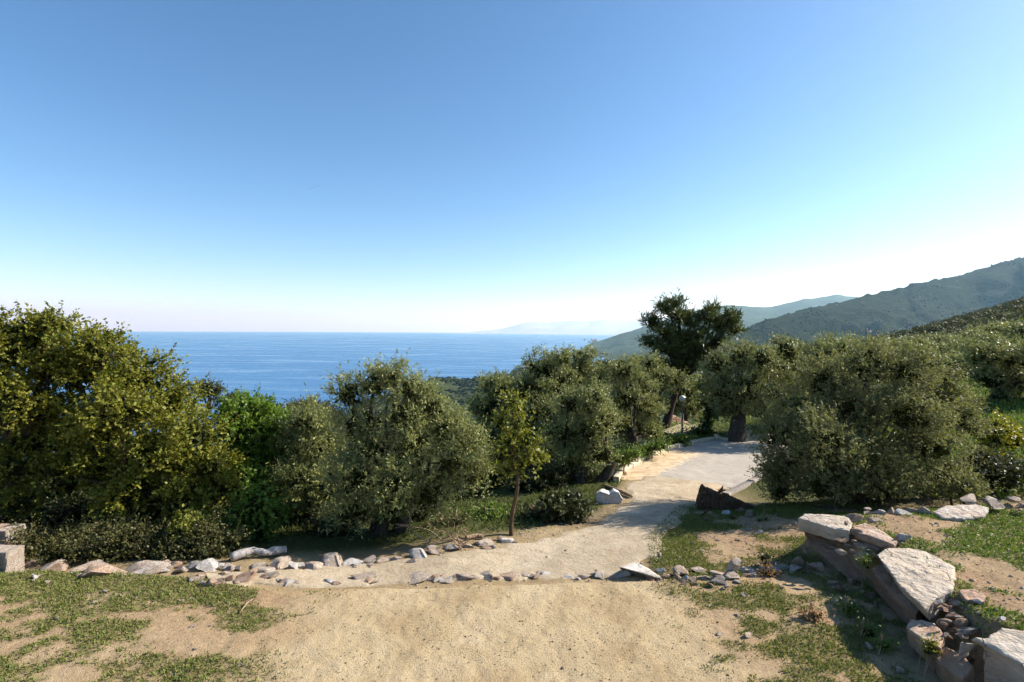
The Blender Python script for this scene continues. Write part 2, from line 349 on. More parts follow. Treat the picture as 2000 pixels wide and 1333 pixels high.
def road_mat():
    t = NT('grey_dirt'); p = t.pos(); e = t.attr('edge')
    n1 = t.noise(0.7, 5, 0.6, p, 0.6); n2 = t.noise(13, 5, 0.7, p); n3 = t.noise(90, 3, 0.7, p)
    c = t.ramp(n1, [(0.3, (0.38, 0.305, 0.21)), (0.52, (0.48, 0.40, 0.285)), (0.72, (0.57, 0.48, 0.355))])
    c = t.mix(t.ramp(n3, [(0.55, (0, 0, 0)), (0.7, (0.5, 0.5, 0.5))]), c, (0.22, 0.17, 0.125))
    c = t.mix(t.ramp(n2, [(0.6, (0, 0, 0)), (0.75, (0.45, 0.45, 0.45))]), c, (0.52, 0.46, 0.385))
    c = t.mix(t.math('MULTIPLY', e, 0.6), c, (0.50, 0.385, 0.255))
    n5 = t.noise(3.2, 5, 0.65, p, 0.8)
    c = t.mix(t.ramp(n5, [(0.5, (0, 0, 0)), (0.66, (0.55, 0.55, 0.55))]), c, (0.335, 0.25, 0.165))
    return t.done(t.bsdf(c, 0.95, 0.1, t.bump(n3, 0.7, 0.025, t.bump(n2, 0.7, 0.06, t.bump(n5, 0.5, 0.08)))).outputs[0])
M['road'] = road_mat()
def lot_mat():
    t = NT('worn_asphalt'); p = t.pos(); s = t.attr('sandy')
    n1 = t.noise(0.45, 5, 0.6, p, 0.8); n2 = t.noise(3.5, 5, 0.65, p, 0.5); n3 = t.noise(120, 2, 0.6, p)
    c = t.ramp(n1, [(0.3, (0.34, 0.305, 0.255)), (0.7, (0.43, 0.39, 0.335))])
    c = t.mix(t.ramp(n3, [(0.5, (0, 0, 0)), (0.7, (0.4, 0.4, 0.4))]), c, (0.17, 0.155, 0.135))
    n7 = t.noise(1.6, 6, 0.7, p, 1.5); c = t.mix(t.ramp(n7, [(0.52, (0, 0, 0)), (0.68, (0.5, 0.5, 0.5))]), c, (0.24, 0.21, 0.175))
    sc = t.ramp(n2, [(0.32, (0.40, 0.275, 0.15)), (0.55, (0.56, 0.43, 0.28)), (0.75, (0.66, 0.55, 0.41))])
    f = t.math('ADD', s, t.math('MULTIPLY', t.math('SUBTRACT', n2, 0.5), 1.5))
    c = t.mix(t.ramp(f, [(0.40, (0, 0, 0)), (0.62, (1, 1, 1))]), c, sc)
    return t.done(t.bsdf(c, 0.85, 0.2, t.bump(n3, 0.5, 0.01)).outputs[0])
M['lot'] = lot_mat()
def plain(name, col, rough=0.8, spec=0.3, var=0.25, scale=8, bump=0.3):
    t = NT(name); n = t.noise(scale, 5, 0.65, t.coord())
    lo = tuple(v * (1 - var) for v in col); hi = tuple(min(1, v * (1 + var)) for v in col)
    return t.done(t.bsdf(t.ramp(n, [(0.3, lo), (0.7, hi)]), rough, spec, t.bump(n, bump, 0.02)).outputs[0])
M['kerb'] = plain('kerb_concrete', (0.47, 0.40, 0.30), 0.9, 0.2)
M['wallface'] = plain('old_concrete', (0.20, 0.18, 0.16), 0.9, 0.2)
M['metal'] = plain('painted_post', (0.16, 0.17, 0.17), 0.5, 0.5, 0.1)
M['globe'] = plain('white_lamp_globe', (0.80, 0.79, 0.74), 0.25, 0.5, 0.03, 3, 0.0)
M['pole'] = plain('weathered_pole', (0.32, 0.28, 0.24), 0.9, 0.1)
M['red'] = plain('red_plastic', (0.55, 0.04, 0.05), 0.4, 0.5, 0.1)
M['purple'] = plain('purple_gloss', (0.16, 0.06, 0.30), 0.12, 0.6, 0.1)
M['whiteplastic'] = plain('white_plastic', (0.75, 0.74, 0.72), 0.5, 0.4, 0.05)
M['housewall'] = plain('pale_render', (0.72, 0.66, 0.58), 0.9, 0.1, 0.08)
M['houseroof'] = plain('tile_roof', (0.55, 0.40, 0.32), 0.9, 0.1, 0.15)
def hill_mat(name, g1, g2, g3, rk, sc, rock_amt=0.5):
    t = NT(name); p = t.pos(); n1 = t.noise(1 / sc, 7, 0.65, p, 0.5); n2 = t.noise(9 / sc, 6, 0.7, p); n3 = t.noise(2.4 / sc, 5, 0.6, p, 0.8)
    c = t.ramp(n2, [(0.33, g1), (0.52, g2), (0.7, g3)])
    c = t.mix(t.ramp(n1, [(0.42, (0, 0, 0)), (0.62, (0.65, 0.65, 0.65))]), c, g3)
    c = t.mix(t.ramp(n3, [(0.60, (0, 0, 0)), (0.72, (rock_amt,) * 3)]), c, rk)
    return t.done(t.bsdf(c, 1.0, 0.05, t.bump(n2, 1.0, sc * 0.12, t.bump(n1, 0.7, sc * 0.3))).outputs[0])
M['hillfar'] = hill_mat('far_hill_cover', (0.04, 0.062, 0.042), (0.062, 0.09, 0.06), (0.10, 0.13, 0.085), (0.22, 0.22, 0.20), 260)
M['hillmid'] = hill_mat('maquis_slope', (0.008, 0.014, 0.006), (0.014, 0.023, 0.009), (0.032, 0.044, 0.014), (0.12, 0.12, 0.10), 150, 0.55)
M['hillnear'] = hill_mat('scrub_slope', (0.035, 0.042, 0.014), (0.075, 0.090, 0.026), (0.14, 0.16, 0.04), (0.2, 0.17, 0.11), 22, 0.3)
M['hillcoast'] = hill_mat('coastal_woods', (0.020, 0.032, 0.012), (0.040, 0.056, 0.020), (0.09, 0.105, 0.035), (0.16, 0.16, 0.08), 90, 0.35)
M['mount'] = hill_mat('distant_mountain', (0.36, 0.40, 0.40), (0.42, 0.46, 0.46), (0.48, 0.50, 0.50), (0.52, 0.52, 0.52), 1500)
M['sandbar'] = plain('sandbar', (0.30, 0.27, 0.19), 1.0, 0.05, 0.3, 0.002)
def sea_mat():
    t = NT('sea_water'); p = t.pos()
    v1 = t.mapped(p, (0.0009, 0.0042, 1)); n1 = t.noise(1.0, 6, 0.6, v1, 1.2)
    v2 = t.mapped(p, (0.006, 0.02, 1)); n2 = t.noise(1.0, 6, 0.65, v2, 0.4); n3 = t.noise(0.13, 5, 0.65, p)
    c = t.ramp(n1, [(0.35, (0.004, 0.085, 0.235)), (0.55, (0.008, 0.105, 0.265)), (0.72, (0.022, 0.135, 0.300))])
    slick = t.ramp(n1, [(0.50, (0.30, 0.30, 0.30)), (0.63, (0.20, 0.20, 0.20))])
    b = t.bsdf(c, slick, 0.5, t.bump(n3, 0.5, 2.0, t.bump(n2, 0.35, 8.0)))
    return t.done(b.outputs[0])
M['sea'] = sea_mat()

# ------------------------------------------------------------------ ground sheet (polar grid round the camera)
th = np.concatenate([np.linspace(-180, -66, 40, endpoint=False), np.linspace(-66, 66, 500), np.linspace(66, 180, 41)[1:-1]])
th = np.radians(th)
rr = np.concatenate([[0.0], np.linspace(1.0, 4.4, 10), np.geomspace(4.5, 14, 150)[1:], np.geomspace(14, 45, 60)[1:], np.geomspace(45, 6000, 60)[1:]])
TH, RR = np.meshgrid(th, rr, indexing='ij'); GX = RR * np.sin(TH); GY = RR * np.cos(TH); GZ = G(GX, GY)
V = np.stack([GX, GY, GZ], -1).reshape(-1, 3)
_th, _rr, _gz = th.copy(), rr.copy(), GZ.copy()
def Gf(x, y):                   # height read back from the sheet
    r_ = np.hypot(x, y); a_ = np.arctan2(x, y); i = np.clip(np.searchsorted(_th, a_) - 1, 0, len(_th) - 2); j = np.clip(np.searchsorted(_rr, r_) - 1, 0, len(_rr) - 2)
    u = np.clip((a_ - _th[i]) / (_th[i + 1] - _th[i]), 0, 1); v = np.clip((r_ - _rr[j]) / (_rr[j + 1] - _rr[j]), 0, 1)
    return (_gz[i, j] * (1 - u) + _gz[i + 1, j] * u) * (1 - v) + (_gz[i, j + 1] * (1 - u) + _gz[i + 1, j + 1] * u) * v
gm = mesh_np('ground', V, grid_faces(len(th), len(rr), True), smooth=True)

def grass_amount(x, y):         # how much low grass covers the terrace, bank and field
    n = fbm(x * 0.85 + y * 0.3, y * 1.5, 31, 4); n2 = fbm(x * 3.4, y * 4.4, 37, 3)
    wl_ = sstep(-2.6, -4.4, x + 0.9 * (n2 - 0.5)); wr_ = sstep(2.5, 3.7, x + 0.9 * (n2 - 0.5))
    near_edge = sstep(1.6, 0.3, y_edge(x) - y) * sstep(-4, -5.5, x)
    dens = n * 0.62 + n2 * 0.38 + near_edge * 0.2 + 0.05 * wr_
    return sstep(0.43, 0.60, dens) * np.maximum(wl_, wr_)
x, y = V[:, 0], V[:, 1]; r = np.hypot(x, y); ye = y_edge(x); on_t = sstep(-0.15, 0.15, ye - y)
bm_ = bank_mask(x, y); side = np.maximum(sstep(-2.4, -4.2, x), sstep(2.4, 3.6, x))
field = sstep(2.2, 3.4, x) * sstep(15.5, 12.5, y) * (1 - on_t)
g = grass_amount(x, y) * on_t * (1 - bm_)
g = np.maximum(g, bm_ * sstep(0.37, 0.53, fbm(x * 0.9, y * 1.1, 131, 4)) * 0.9)
g = np.maximum(g, field * (1 - bm_) * sstep(0.35, 0.54, fbm(x * 0.8, y * 1.0, 141, 4)) * 0.9)
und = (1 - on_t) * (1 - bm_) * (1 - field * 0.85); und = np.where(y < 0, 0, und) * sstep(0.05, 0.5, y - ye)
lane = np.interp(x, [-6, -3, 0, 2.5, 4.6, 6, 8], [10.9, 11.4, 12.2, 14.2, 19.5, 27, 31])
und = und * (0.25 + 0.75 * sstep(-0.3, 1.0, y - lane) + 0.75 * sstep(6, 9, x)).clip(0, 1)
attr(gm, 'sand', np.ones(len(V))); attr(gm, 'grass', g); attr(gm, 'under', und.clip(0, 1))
attr(gm, 'soil', np.clip(side * on_t * 0.7 + field + bm_ * 0.35 + (1 - on_t) * 0.5, 0, 1) * (0.6 + 0.8 * (fbm(x * 0.9, y * 0.9, 51) - 0.3)).clip(0, 1))
ground = tag(link('ground', gm, M['ground']), kind='structure')

# sea: a disc that follows the earth's curve
th = np.linspace(0, 2 * math.pi, 240, endpoint=False); rr = np.concatenate([[0], np.geomspace(600, 60500, 70)])
TH, RR = np.meshgrid(th, rr, indexing='ij')
SEA = -250.0
sea = link('sea', mesh_np('sea', np.stack([RR * np.sin(TH), RR * np.cos(TH), SEA - RR ** 2 / 1.2742e7], -1).reshape(-1, 3), grid_faces(240, len(rr), True), smooth=True), M['sea'])
tag(sea, kind='structure')

# ------------------------------------------------------------------ hills
def resamp(pts, n):
    pts = np.asarray(pts, float); d = np.concatenate([[0], np.cumsum(np.linalg.norm(np.diff(pts[:, :2], axis=0), axis=1))])
    t = np.linspace(0, d[-1], n); return np.stack([np.interp(t, d, pts[:, k]) for k in range(pts.shape[1])], 1)
def ridge(name, crest, foot, mat, nu, nv, amp, scale, curve=1.15, back=None, jag=0.0, seed=1, flatfoot=None):
    cpx = np.array(crest, float); fpx = np.array(foot, float)
    c = resamp(P(cpx[:, 0], cpx[:, 1], cpx[:, 2]), nu); f = resamp(P(fpx[:, 0], fpx[:, 1], fpx[:, 2]), nu)
    if flatfoot is not None: f[:, 2] = flatfoot
    else: f[:, 2] = np.minimum(f[:, 2], np.where(np.hypot(f[:, 0], f[:, 1]) < 3000, G(f[:, 0], f[:, 1]) - 1.5, f[:, 2]))
    v = np.linspace(0, 1, nv); w = v[None, :, None]
    A = f[:, None] * (1 - w) + c[:, None] * w
    A[..., 2] = f[:, None, 2] + (c[:, None, 2] - f[:, None, 2]) * (v[None] ** curve)
    n = fbm(A[..., 0] / scale, A[..., 1] / scale, seed, 6); rn = 1 - np.abs(2 * fbm(A[..., 0] / scale * 0.8 + 9, A[..., 1] / scale * 0.8, seed + 5, 5) - 1)
    A[..., 2] += amp * ((n - 0.5) * 1.6 + (rn - 0.75) * 1.3) * np.sin(math.pi * np.clip(v, 0, 1) ** 0.8)[None]
    A[:, -1, 2] += jag * (fbm(np.arange(nu) * 0.35, np.zeros(nu), seed + 3, 4) - 0.5)
    bk = back if back is not None else amp * 5
    d = c.copy(); d[:, :2] *= (1 + bk / np.hypot(c[:, 0], c[:, 1]))[:, None]
    d[:, 2] = c[:, 2] - bk * 0.45
    B = np.stack([A[:, -1] * (1 - s) + d * s for s in (0.15, 0.4, 1.0)], 1); B[:, :2, 2] += 0
    Vv = np.concatenate([A, B], 1); nvv = Vv.shape[1]
    o = link(name, mesh_np(name, Vv.reshape(-1, 3), grid_faces(nu, nvv), smooth=True), mat); tag(o, kind='structure'); return A

ridge('distant_mountains', [(840, 652, 38000), (930, 649, 38000), (985, 642, 38000), (1010, 634, 38000), (1030, 629, 38000), (1070, 630, 38500), (1120, 626, 39000), (1160, 627, 39500), (1180, 622, 40000), (1230, 627, 40000), (1300, 622, 40000), (1450, 618, 40000), (1700, 612, 40000)],
      [(840, 655, 33000), (1000, 657, 31000), (1250, 660, 26000), (1700, 662, 26000)], M['mount'], 160, 20, 260, 4200, 1.3, 3000, 60, 3, flatfoot=-330)
ridge('sandbar', [(850, 654.4, 30000), (960, 656.5, 25500), (1060, 661.3, 17500), (1130, 666.2, 12200), (1175, 668, 10800), (1250, 668, 10000)],
      [(850, 655.0, 29400), (960, 657.3, 24200), (1060, 662.6, 16500), (1130, 667.8, 11600), (1175, 671, 10200), (1250, 671, 9800)], M['sandbar'], 80, 5, 1, 500, 1.0, 600, 3, 4)
A_far = ridge('far_hills', [(1105, 694, 5200), (1130, 684, 5600), (1150, 672, 6000), (1200, 657, 6600), (1250, 642, 7000), (1300, 626, 7600), (1340, 612, 8000), (1370, 605, 8400), (1395, 598, 8600), (1440, 597, 9000), (1470, 600, 9200), (1505, 600, 9500), (1540, 592, 9800), (1570, 584, 10000), (1600, 582, 10200), (1632, 575, 10500), (1668, 580, 10600), (1720, 585, 10600), (1850, 575, 10600), (2100, 560, 10600)],
      [(1095, 697, 5000), (1060, 712, 4100), (1060, 722, 3600), (1150, 728, 3200), (1300, 715, 3200), (1450, 690, 3600), (1650, 650, 6000), (2100, 640, 6000)], M['hillfar'], 300, 70, 95, 900, 1.35, 900, 30, 9)
A_mid = ridge('middle_hills', [(1300, 712, 2000), (1370, 680, 2300), (1430, 652, 2500), (1465, 637, 2600), (1500, 624, 2700), (1560, 607, 2850), (1640, 590, 3000), (1690, 577, 3050), (1730, 569, 3100), (1768, 562, 3150), (1778, 556, 3150), (1820, 548, 3200), (1860, 541, 3250), (1900, 530, 3300), (1940, 518, 3300), (1960, 513, 3300), (2000, 501, 3350), (2100, 470, 3400), (2350, 410, 3500)],
      [(1280, 735, 1500), (1400, 728, 1600), (1550, 718, 1750), (1750, 705, 1900), (2000, 690, 2050), (2400, 680, 2150)], M['hillmid'], 330, 100, 110, 300, 1.25, 500, 26, 14)
A_coast = ridge('coastal_hills', [(600, 800, 1850), (760, 770, 1900), (820, 748, 1950), (850, 739, 2000), (880, 737, 2050), (910, 741, 2100), (935, 738, 2200), (965, 734, 2350), (995, 730, 2450), (1010, 722, 2600), (1040, 716, 2700), (1100, 712, 2700), (1200, 705, 2700), (1330, 700, 2500)],
      [(600, 860, 900), (760, 850, 850), (900, 812, 900), (1000, 800, 900), (1150, 785, 900), (1330, 770, 900)], M['hillcoast'], 260, 80, 20, 240, 0.9, 300, 9, 23)
cape = ridge('cape', [(1003, 719.5, 3350), (1012, 714, 3450), (1025, 709, 3600), (1045, 705, 3800), (1075, 700, 4300), (1110, 693, 4800)],
      [(1001, 721, 3250), (1012, 722, 3200), (1030, 722, 3100), (1060, 722, 3000), (1090, 720, 3000), (1120, 718, 3100)], M['hillfar'], 60, 14, 8, 200, 0.9, 150, 6, 29)
A_near = ridge('near_hillside', [(1600, 684, 210), (1680, 669, 230), (1720, 660, 240), (1745, 654, 250), (1790, 643, 265), (1850, 628, 280), (1890, 616, 290), (1930, 604, 300), (1970, 594, 305), (2000, 583, 310), (2100, 550, 320), (2400, 480, 340)],
      [(1560, 730, 62), (1680, 722, 62), (1750, 716, 66), (1850, 712, 66), (1950, 705, 64), (2100, 695, 60), (2400, 690, 60)], M['hillnear'], 260, 90, 3.0, 26, 0.95, 60, 2.0, 41)

def canopy_lumps(name, pts, rad, mat, label, sub=0):
    bm = bmesh.new(); bmesh.ops.create_icosphere(bm, subdivisions=sub + 1, radius=1.0)
    bv = np.array([v.co for v in bm.verts]); bf = np.array([[v.index for v in f.verts] for f in bm.faces]); bm.free()
    n = len(pts); k = len(bv)
    v = bv[None] * rng.uniform(0.72, 1.25, (n, k, 1)) * rad[:, None, None] * rng.uniform(0.8, 1.25, (n, 1, 3)) * np.array([1, 1, 0.85])
    v = v + pts[:, None]
    f = (bf[None] + (np.arange(n) * k)[:, None, None]).reshape(-1, 3)
    me = mesh_np(name, v.reshape(-1, 3), tris=f, smooth=True)
    o = link(name, me, mat); tag(o, label, kind='stuff', cat='woodland'); return o
def woods_mat(name, a, b, c):
    t = NT(name); p = t.pos(); n = t.noise(0.03, 3, 0.6, p); n2 = t.noise(0.5, 4, 0.7, p)
    col = t.mix(n2, t.ramp(n, [(0.35, a), (0.5, b), (0.68, c)]), a)
    return t.done(t.bsdf(col, 1.0, 0.05, t.bump(n2, 1.0, 2.5)).outputs[0])
M['woods'] = woods_mat('far_canopy', (0.007, 0.013, 0.005), (0.014, 0.023, 0.008), (0.032, 0.044, 0.014))
ii = rng.integers(0, A_coast.shape[0], 2600); jj = (A_coast.shape[1] * rng.beta(2.2, 0.9, 2600)).astype(int).clip(0, A_coast.shape[1] - 1)
pc = A_coast[ii, jj] + rng.normal(0, 4, (2600, 3)) * [1, 1, 0]; keep = fbm(pc[:, 0] / 120, pc[:, 1] / 120, 77) > 0.40; pc = pc[keep]
canopy_lumps('coastal_woodland', pc, rng.uniform(4, 9.5, len(pc)), M['woods'], 'dark green woods covering the low headland above the sea')
ii = rng.integers(0, A_mid.shape[0], 5200); jj = (A_mid.shape[1] * rng.beta(1.6, 0.9, 5200)).astype(int).clip(0, A_mid.shape[1] - 1)
pc = A_mid[ii, jj] + rng.normal(0, 6, (5200, 3)) * [1, 1, 0]; keep = fbm(pc[:, 0] / 150, pc[:, 1] / 150, 78) > 0.46; pc = pc[keep]
canopy_lumps('hill_woodland', pc, rng.uniform(2.5, 6.0, len(pc)), M['woods'], 'dark evergreen maquis scattered over the middle hill')

# ------------------------------------------------------------------ road, parking lot
def strip(name, left, right, nl, nw, dz, mat, fn=None, sink=0.05):
    L_ = resamp(hit(*np.array(left, float).T), nl); R_ = resamp(hit(*np.array(right, float).T), nl)
    w = np.linspace(0, 1, nw)[None, :, None]; A = L_[:, None] * (1 - w) + R_[:, None] * w
    e = np.abs(w[..., 0] * 2 - 1)
    A[..., 2] = G(A[..., 0], A[..., 1]) + dz - sink * sstep(0.80, 1.0, e + 0.22 * (fbm(A[..., 0] * 2.5, A[..., 1] * 2.5, 61) - 0.5) * 2)
    me = mesh_np(name, A.reshape(-1, 3), grid_faces(nl, nw), smooth=True)
    if fn: fn(me, A, w[..., 0] + 0 * A[..., 0])
    if name == 'parking_lot':
        A[..., 2] -= 0.07 * sstep(19.6, 17.8, A[..., 1] + 2.2 * (fbm(A[..., 0] * 0.9, A[..., 1] * 0.9, 66) - 0.5) + 0.25 * A[..., 0] - 1.5); me.vertices.foreach_set('co', A.astype(np.float32).ravel())
    return tag(link(name, me, mat), kind='structure'), A
def f_road(me, A, w): attr(me, 'edge', (sstep(0.4, 1.0, w) * sstep(10, 13, A[..., 1])).ravel())
strip('dirt_road', [(400, 1122), (470, 1121), (560, 1112), (700, 1102), (800, 1091), (900, 1078), (1000, 1060), (1080, 1047), (1150, 1025), (1195, 1003), (1228, 975), (1222, 950), (1250, 925)],
      [(420, 1140), (500, 1146), (600, 1150), (800, 1141), (1000, 1137), (1120, 1135), (1230, 1128), (1300, 1090), (1310, 1060), (1335, 1020), (1365, 990), (1410, 968), (1440, 945)], 190, 46, 0.03, M['road'], f_road)
def f_lot(me, A, w):
    d = A[..., 1]; s = sstep(0.52, 0.10, w) * sstep(27, 23, d) + sstep(17.6, 16.4, d) * 0.9
    attr(me, 'sandy', np.clip(s, 0, 1).ravel())
LOT_L = [(1228, 968), (1200, 948), (1212, 928), (1240, 911), (1265, 898), (1300, 883), (1350, 869), (1395, 861), (1430, 862), (1460, 860), (1470, 852), (1490, 848)]
strip('parking_lot', LOT_L, [(1420, 967), (1450, 952), (1476, 937), (1500, 925), (1530, 910), (1545, 895), (1555, 880), (1560, 873), (1562, 868), (1564, 864), (1566, 860), (1568, 857)], 150, 60, 0.045, M['lot'], f_lot, 0.0)
bpy.context.view_layer.update()


# ------------------------------------------------------------------ trees
SPEC = {  # leaf length, width, leaf area index, sprig length, up bias, leaf material, bark material
    'oak':    (0.074, 0.054, 2.0, 0.20, 0.35, 'oak', 'oakbark'),
    'smalloak': (0.080, 0.055, 1.3, 0.18, 0.3, 'smalloak', 'oakbark'),
    'bright': (0.10, 0.06, 1.4, 0.22, 0.2, 'bright', 'bark'),
    'olive':  (0.090, 0.029, 1.5, 0.24, 0.75, 'olive', 'bark'),
    'bush':   (0.085, 0.031, 1.4, 0.26, 0.6, 'bush', 'bark'),
    'pine':   (0.20, 0.020, 1.6, 0.30, 0.8, 'pine', 'pinebark'),
    'dark':   (0.10, 0.06, 1.6, 0.22, 0.3, 'dark', 'oakbark'),
    'lime':   (0.12, 0.06, 1.6, 0.22, 0.3, 'lime', 'oakbark'),
    'ivy':    (0.10, 0.08, 2.2, 0.15, 0.1, 'ivy', 'bark'),
    'hedge':  (0.050, 0.034, 1.3, 0.22, 0.35, 'hedge', 'deadwood'),
    'dry':    (0.06, 0.04, 1.0, 0.10, 0.1, 'dry', 'deadwood'),
    'herb':   (0.034, 0.015, 1.2, 0.10, 0.5, 'weed', 'deadwood'),
    'limeherb': (0.03, 0.014, 1.6, 0.06, 0.3, 'lime', 'deadwood'),
    'weed':   (0.10, 0.05, 1.4, 0.20, 0.4, 'weed', 'deadwood'),
}
def crown_mesh(name, lobes, spec, D, dens=1.0, nsub=20, subr=0.40):
    L, Wd, lai, sl, upb, lm, _ = SPEC[spec]
    px = D / 512.0                                   # metres that one pixel of the picture covers out there
    k = max(1.0, 2.3 * px / L); wk = max(1.0, 0.9 * px / Wd); L, Wd, sl = L * k, Wd * wk, sl * max(1, k * 0.7)
    if spec == 'pine': L, Wd = max(0.20, 4.5 * px), max(0.02, 0.8 * px)
    Vs, rn, ck = [], [], []; subs = []
    for (c, rad, wgt) in lobes:
        c = np.asarray(c); rad = np.asarray(rad); ns = nsub
        i = np.arange(ns) + 0.5; ph = np.arccos(1 - 2 * i / ns); tt = math.pi * (1 + 5 ** 0.5) * i + rng.uniform(0, 6)
        dr = np.stack([np.cos(tt) * np.sin(ph), np.sin(tt) * np.sin(ph), np.cos(ph)], 1) + rng.normal(0, 0.22, (ns, 3))
        dr /= np.linalg.norm(dr, axis=1)[:, None]
        sc = c + dr * rad * rng.uniform(0.55, 0.98, (ns, 1)); sr = rad.mean() * subr * rng.uniform(0.6, 1.3, ns)
        keepm = rng.uniform(0, 1, ns) < np.where(dr[:, 2] < -0.35, 0.45, 0.93); sc, sr, dr = sc[keepm], sr[keepm], dr[keepm]
        tone = rng.uniform(0, 1)
        for a, b, d_ in zip(sc, sr, dr):
            nl = int(4 * math.pi * b * b * lai * dens * wgt / (L * Wd * 0.5) * 0.30) + 6
            nsp = max(3, nl // 10)
            o = rdir(nsp) * (rng.uniform(0, 1, (nsp, 1)) ** 0.45) * b * np.array([1, 1, 0.85])
            ax = o / (b + 1e-6) * 0.9 + d_ * 0.55 + np.array([0, 0, upb]) + rng.normal(0, 0.35, (nsp, 3)); ax /= np.linalg.norm(ax, axis=1)[:, None]
            q = max(1, round(nl / nsp)); o = np.repeat(o, q, 0); axr = np.repeat(ax, q, 0); tq = np.tile(np.linspace(0.0, 1, q), nsp)
            pos = a + o + axr * (tq * np.repeat(sl * np.where(rng.uniform(0, 1, nsp) < 0.22, 2.0, 0.9), q))[:, None]
            la = axr * (0.55 if spec != 'pine' else 0.8) + rdir(len(pos)) * 0.8; nr = rdir(len(pos)) * 0.8 + np.array([0, 0, 0.75]) + d_ * 0.3
            sz = rng.uniform(0.55, 1.4, len(pos)); v, _q = leaf_quads(pos, la, nr, L * sz, Wd * sz)
            Vs.append(v); tn = np.clip(tone * 0.5 + rng.uniform(0, 0.5), 0, 1); rn.append(rng.uniform(0, 1, len(pos))); ck.append(np.full(len(pos), tn)); subs.append((a, c))
    for (c, rad, wgt) in lobes:                       # big dark leaves deep inside each lobe; crown shade put into the colour
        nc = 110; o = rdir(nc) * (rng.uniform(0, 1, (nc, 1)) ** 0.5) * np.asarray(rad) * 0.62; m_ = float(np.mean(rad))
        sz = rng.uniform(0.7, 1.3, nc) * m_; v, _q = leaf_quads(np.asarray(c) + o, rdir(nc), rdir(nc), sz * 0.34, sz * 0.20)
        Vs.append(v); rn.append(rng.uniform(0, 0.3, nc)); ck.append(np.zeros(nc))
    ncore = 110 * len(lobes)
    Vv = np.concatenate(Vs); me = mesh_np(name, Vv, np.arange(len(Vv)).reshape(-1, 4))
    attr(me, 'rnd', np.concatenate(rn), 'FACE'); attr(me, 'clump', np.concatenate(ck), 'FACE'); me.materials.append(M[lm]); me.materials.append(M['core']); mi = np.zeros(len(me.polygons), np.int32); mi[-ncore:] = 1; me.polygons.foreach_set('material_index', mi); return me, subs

NLEAF = [0]
def tree(name, label, spec, D, bpx, lobes, trunk=0.12, cat='tree', group=None, stems=1, back=True, dens=1.0, fork=0.35, lean=0.0, basez=None, nsub=15, twig=0.35):
    b = P(bpx, 700, D); base = np.array([b[0], b[1], 0.0]); base[2] = (G(b[0], b[1]) if basez is None else basez) - 0.05
    LB = []
    for lb in lobes:
        cx, cy_, rx, ry = lb[:4]; dd = lb[4] if len(lb) > 4 else 0.0; Dz = D + dd
        k = Dz / F; m_ = (rx + ry) / 2 * k; Dz = Dz + rng.uniform(-.55, .55) * m_; c = P(cx, cy_, Dz)
        LB.append((c, np.array([rx * k, m_ * 0.95, ry * k]) * (0.89 if len(lobes) > 4 else 0.95), 1.0))
        if back:
            c2 = P(cx + rng.normal(0, rx * 0.25), cy_ + rng.uniform(0.0, 0.3) * ry, Dz + m_ * rng.uniform(1.1, 1.7)); LB.append((c2, np.array([rx, (rx + ry) / 2, ry]) * k * 0.85, 0.45))
    root = empty(name, base); tag(root, label, cat, group); bk = SPEC[spec][6]
    me, subs = crown_mesh('crown', [(c - base, r_, w_) for c, r_, w_ in LB], spec, D, dens, nsub)
    NLEAF[0] += len(me.polygons); link('crown', me, None, root)
    T = Tubes(); cs = np.array([c - base for c, _, _ in LB]); cen = cs.mean(0); low = cs[:, 2].min(); hi = cs[:, 2].max()
    for sidx in range(max(stems, 0)):
        off = np.array([rng.normal(0, 1), rng.normal(0, 1), 0]) * (stems > 1) * min(0.3, trunk * 2.5)
        fz = max(0.35, low * 0.9 + fork * (hi - low)); tip = np.array([cen[0] * 0.6 + lean, cen[1] * 0.6, fz]) + off * 2.0
        T.limb(off - [0, 0, 0.1], tip, trunk * 1.25, trunk * 0.7, 9, 0.05, 6 if trunk < 0.2 else 10)
        mine = [i for i in range(len(LB)) if i % stems == sidx]
        for i in mine:
            L0 = np.linalg.norm(cs[i] - tip); T.limb(tip + (off - tip) * rng.uniform(0, 0.22), cs[i], trunk * 0.42, trunk * 0.10, 7, 0.05)
    if stems == 0:
        oc = cs[np.argsort(cs[:, 0])]
        for i in range(len(oc) - 1): T.limb(oc[i], oc[i + 1], trunk, trunk * 0.9, 5, 0.05, 4)
    for a, c in subs:
        if rng.uniform() < twig: T.limb(c, a, trunk * 0.13, trunk * 0.04, 4, 0.12, 3)
    tm = T.mesh('trunk'); link('trunk', tm, M[bk], root); return root

# oaks on the left
tree('oak_tree', 'large spreading oak with yellowish green leaves beyond the bramble hedge', 'oak', 13.5, 235,
     [(190, 690, 72, 50, .4), (150, 730, 60, 55, .5), (272, 735, 72, 52), (330, 785, 62, 52, .2), (230, 800, 85, 58, -.7), (372, 850, 62, 52, -.2), (160, 830, 75, 55, -.5), (300, 885, 85, 58, -.9), (402, 915, 62, 55, -.4), (210, 905, 75, 50, -.5), (350, 965, 78, 50, -.9), (255, 965, 65, 42, -.6), (425, 960, 40, 40, -.5), (385, 1015, 45, 36, -.9), (130, 920, 60, 55, -.2)], 0.24, fork=0.2)
tree('oak_tree', 'oak tree with ragged crown cut off by the left edge of the photo', 'oak', 12.9, -30,
     [(50, 655, 80, 45, .6), (110, 640, 40, 30, .6), (10, 700, 70, 50, .2), (95, 710, 50, 45, .5), (-90, 680, 90, 70), (30, 790, 62, 60, -.4), (-60, 800, 80, 70, -.4), (95, 800, 40, 50, .4), (20, 920, 52, 50, -.6), (-80, 930, 70, 60, -.4), (60, 870, 45, 45, .1), (40, 985, 40, 30, -.2)], 0.22, fork=0.2)
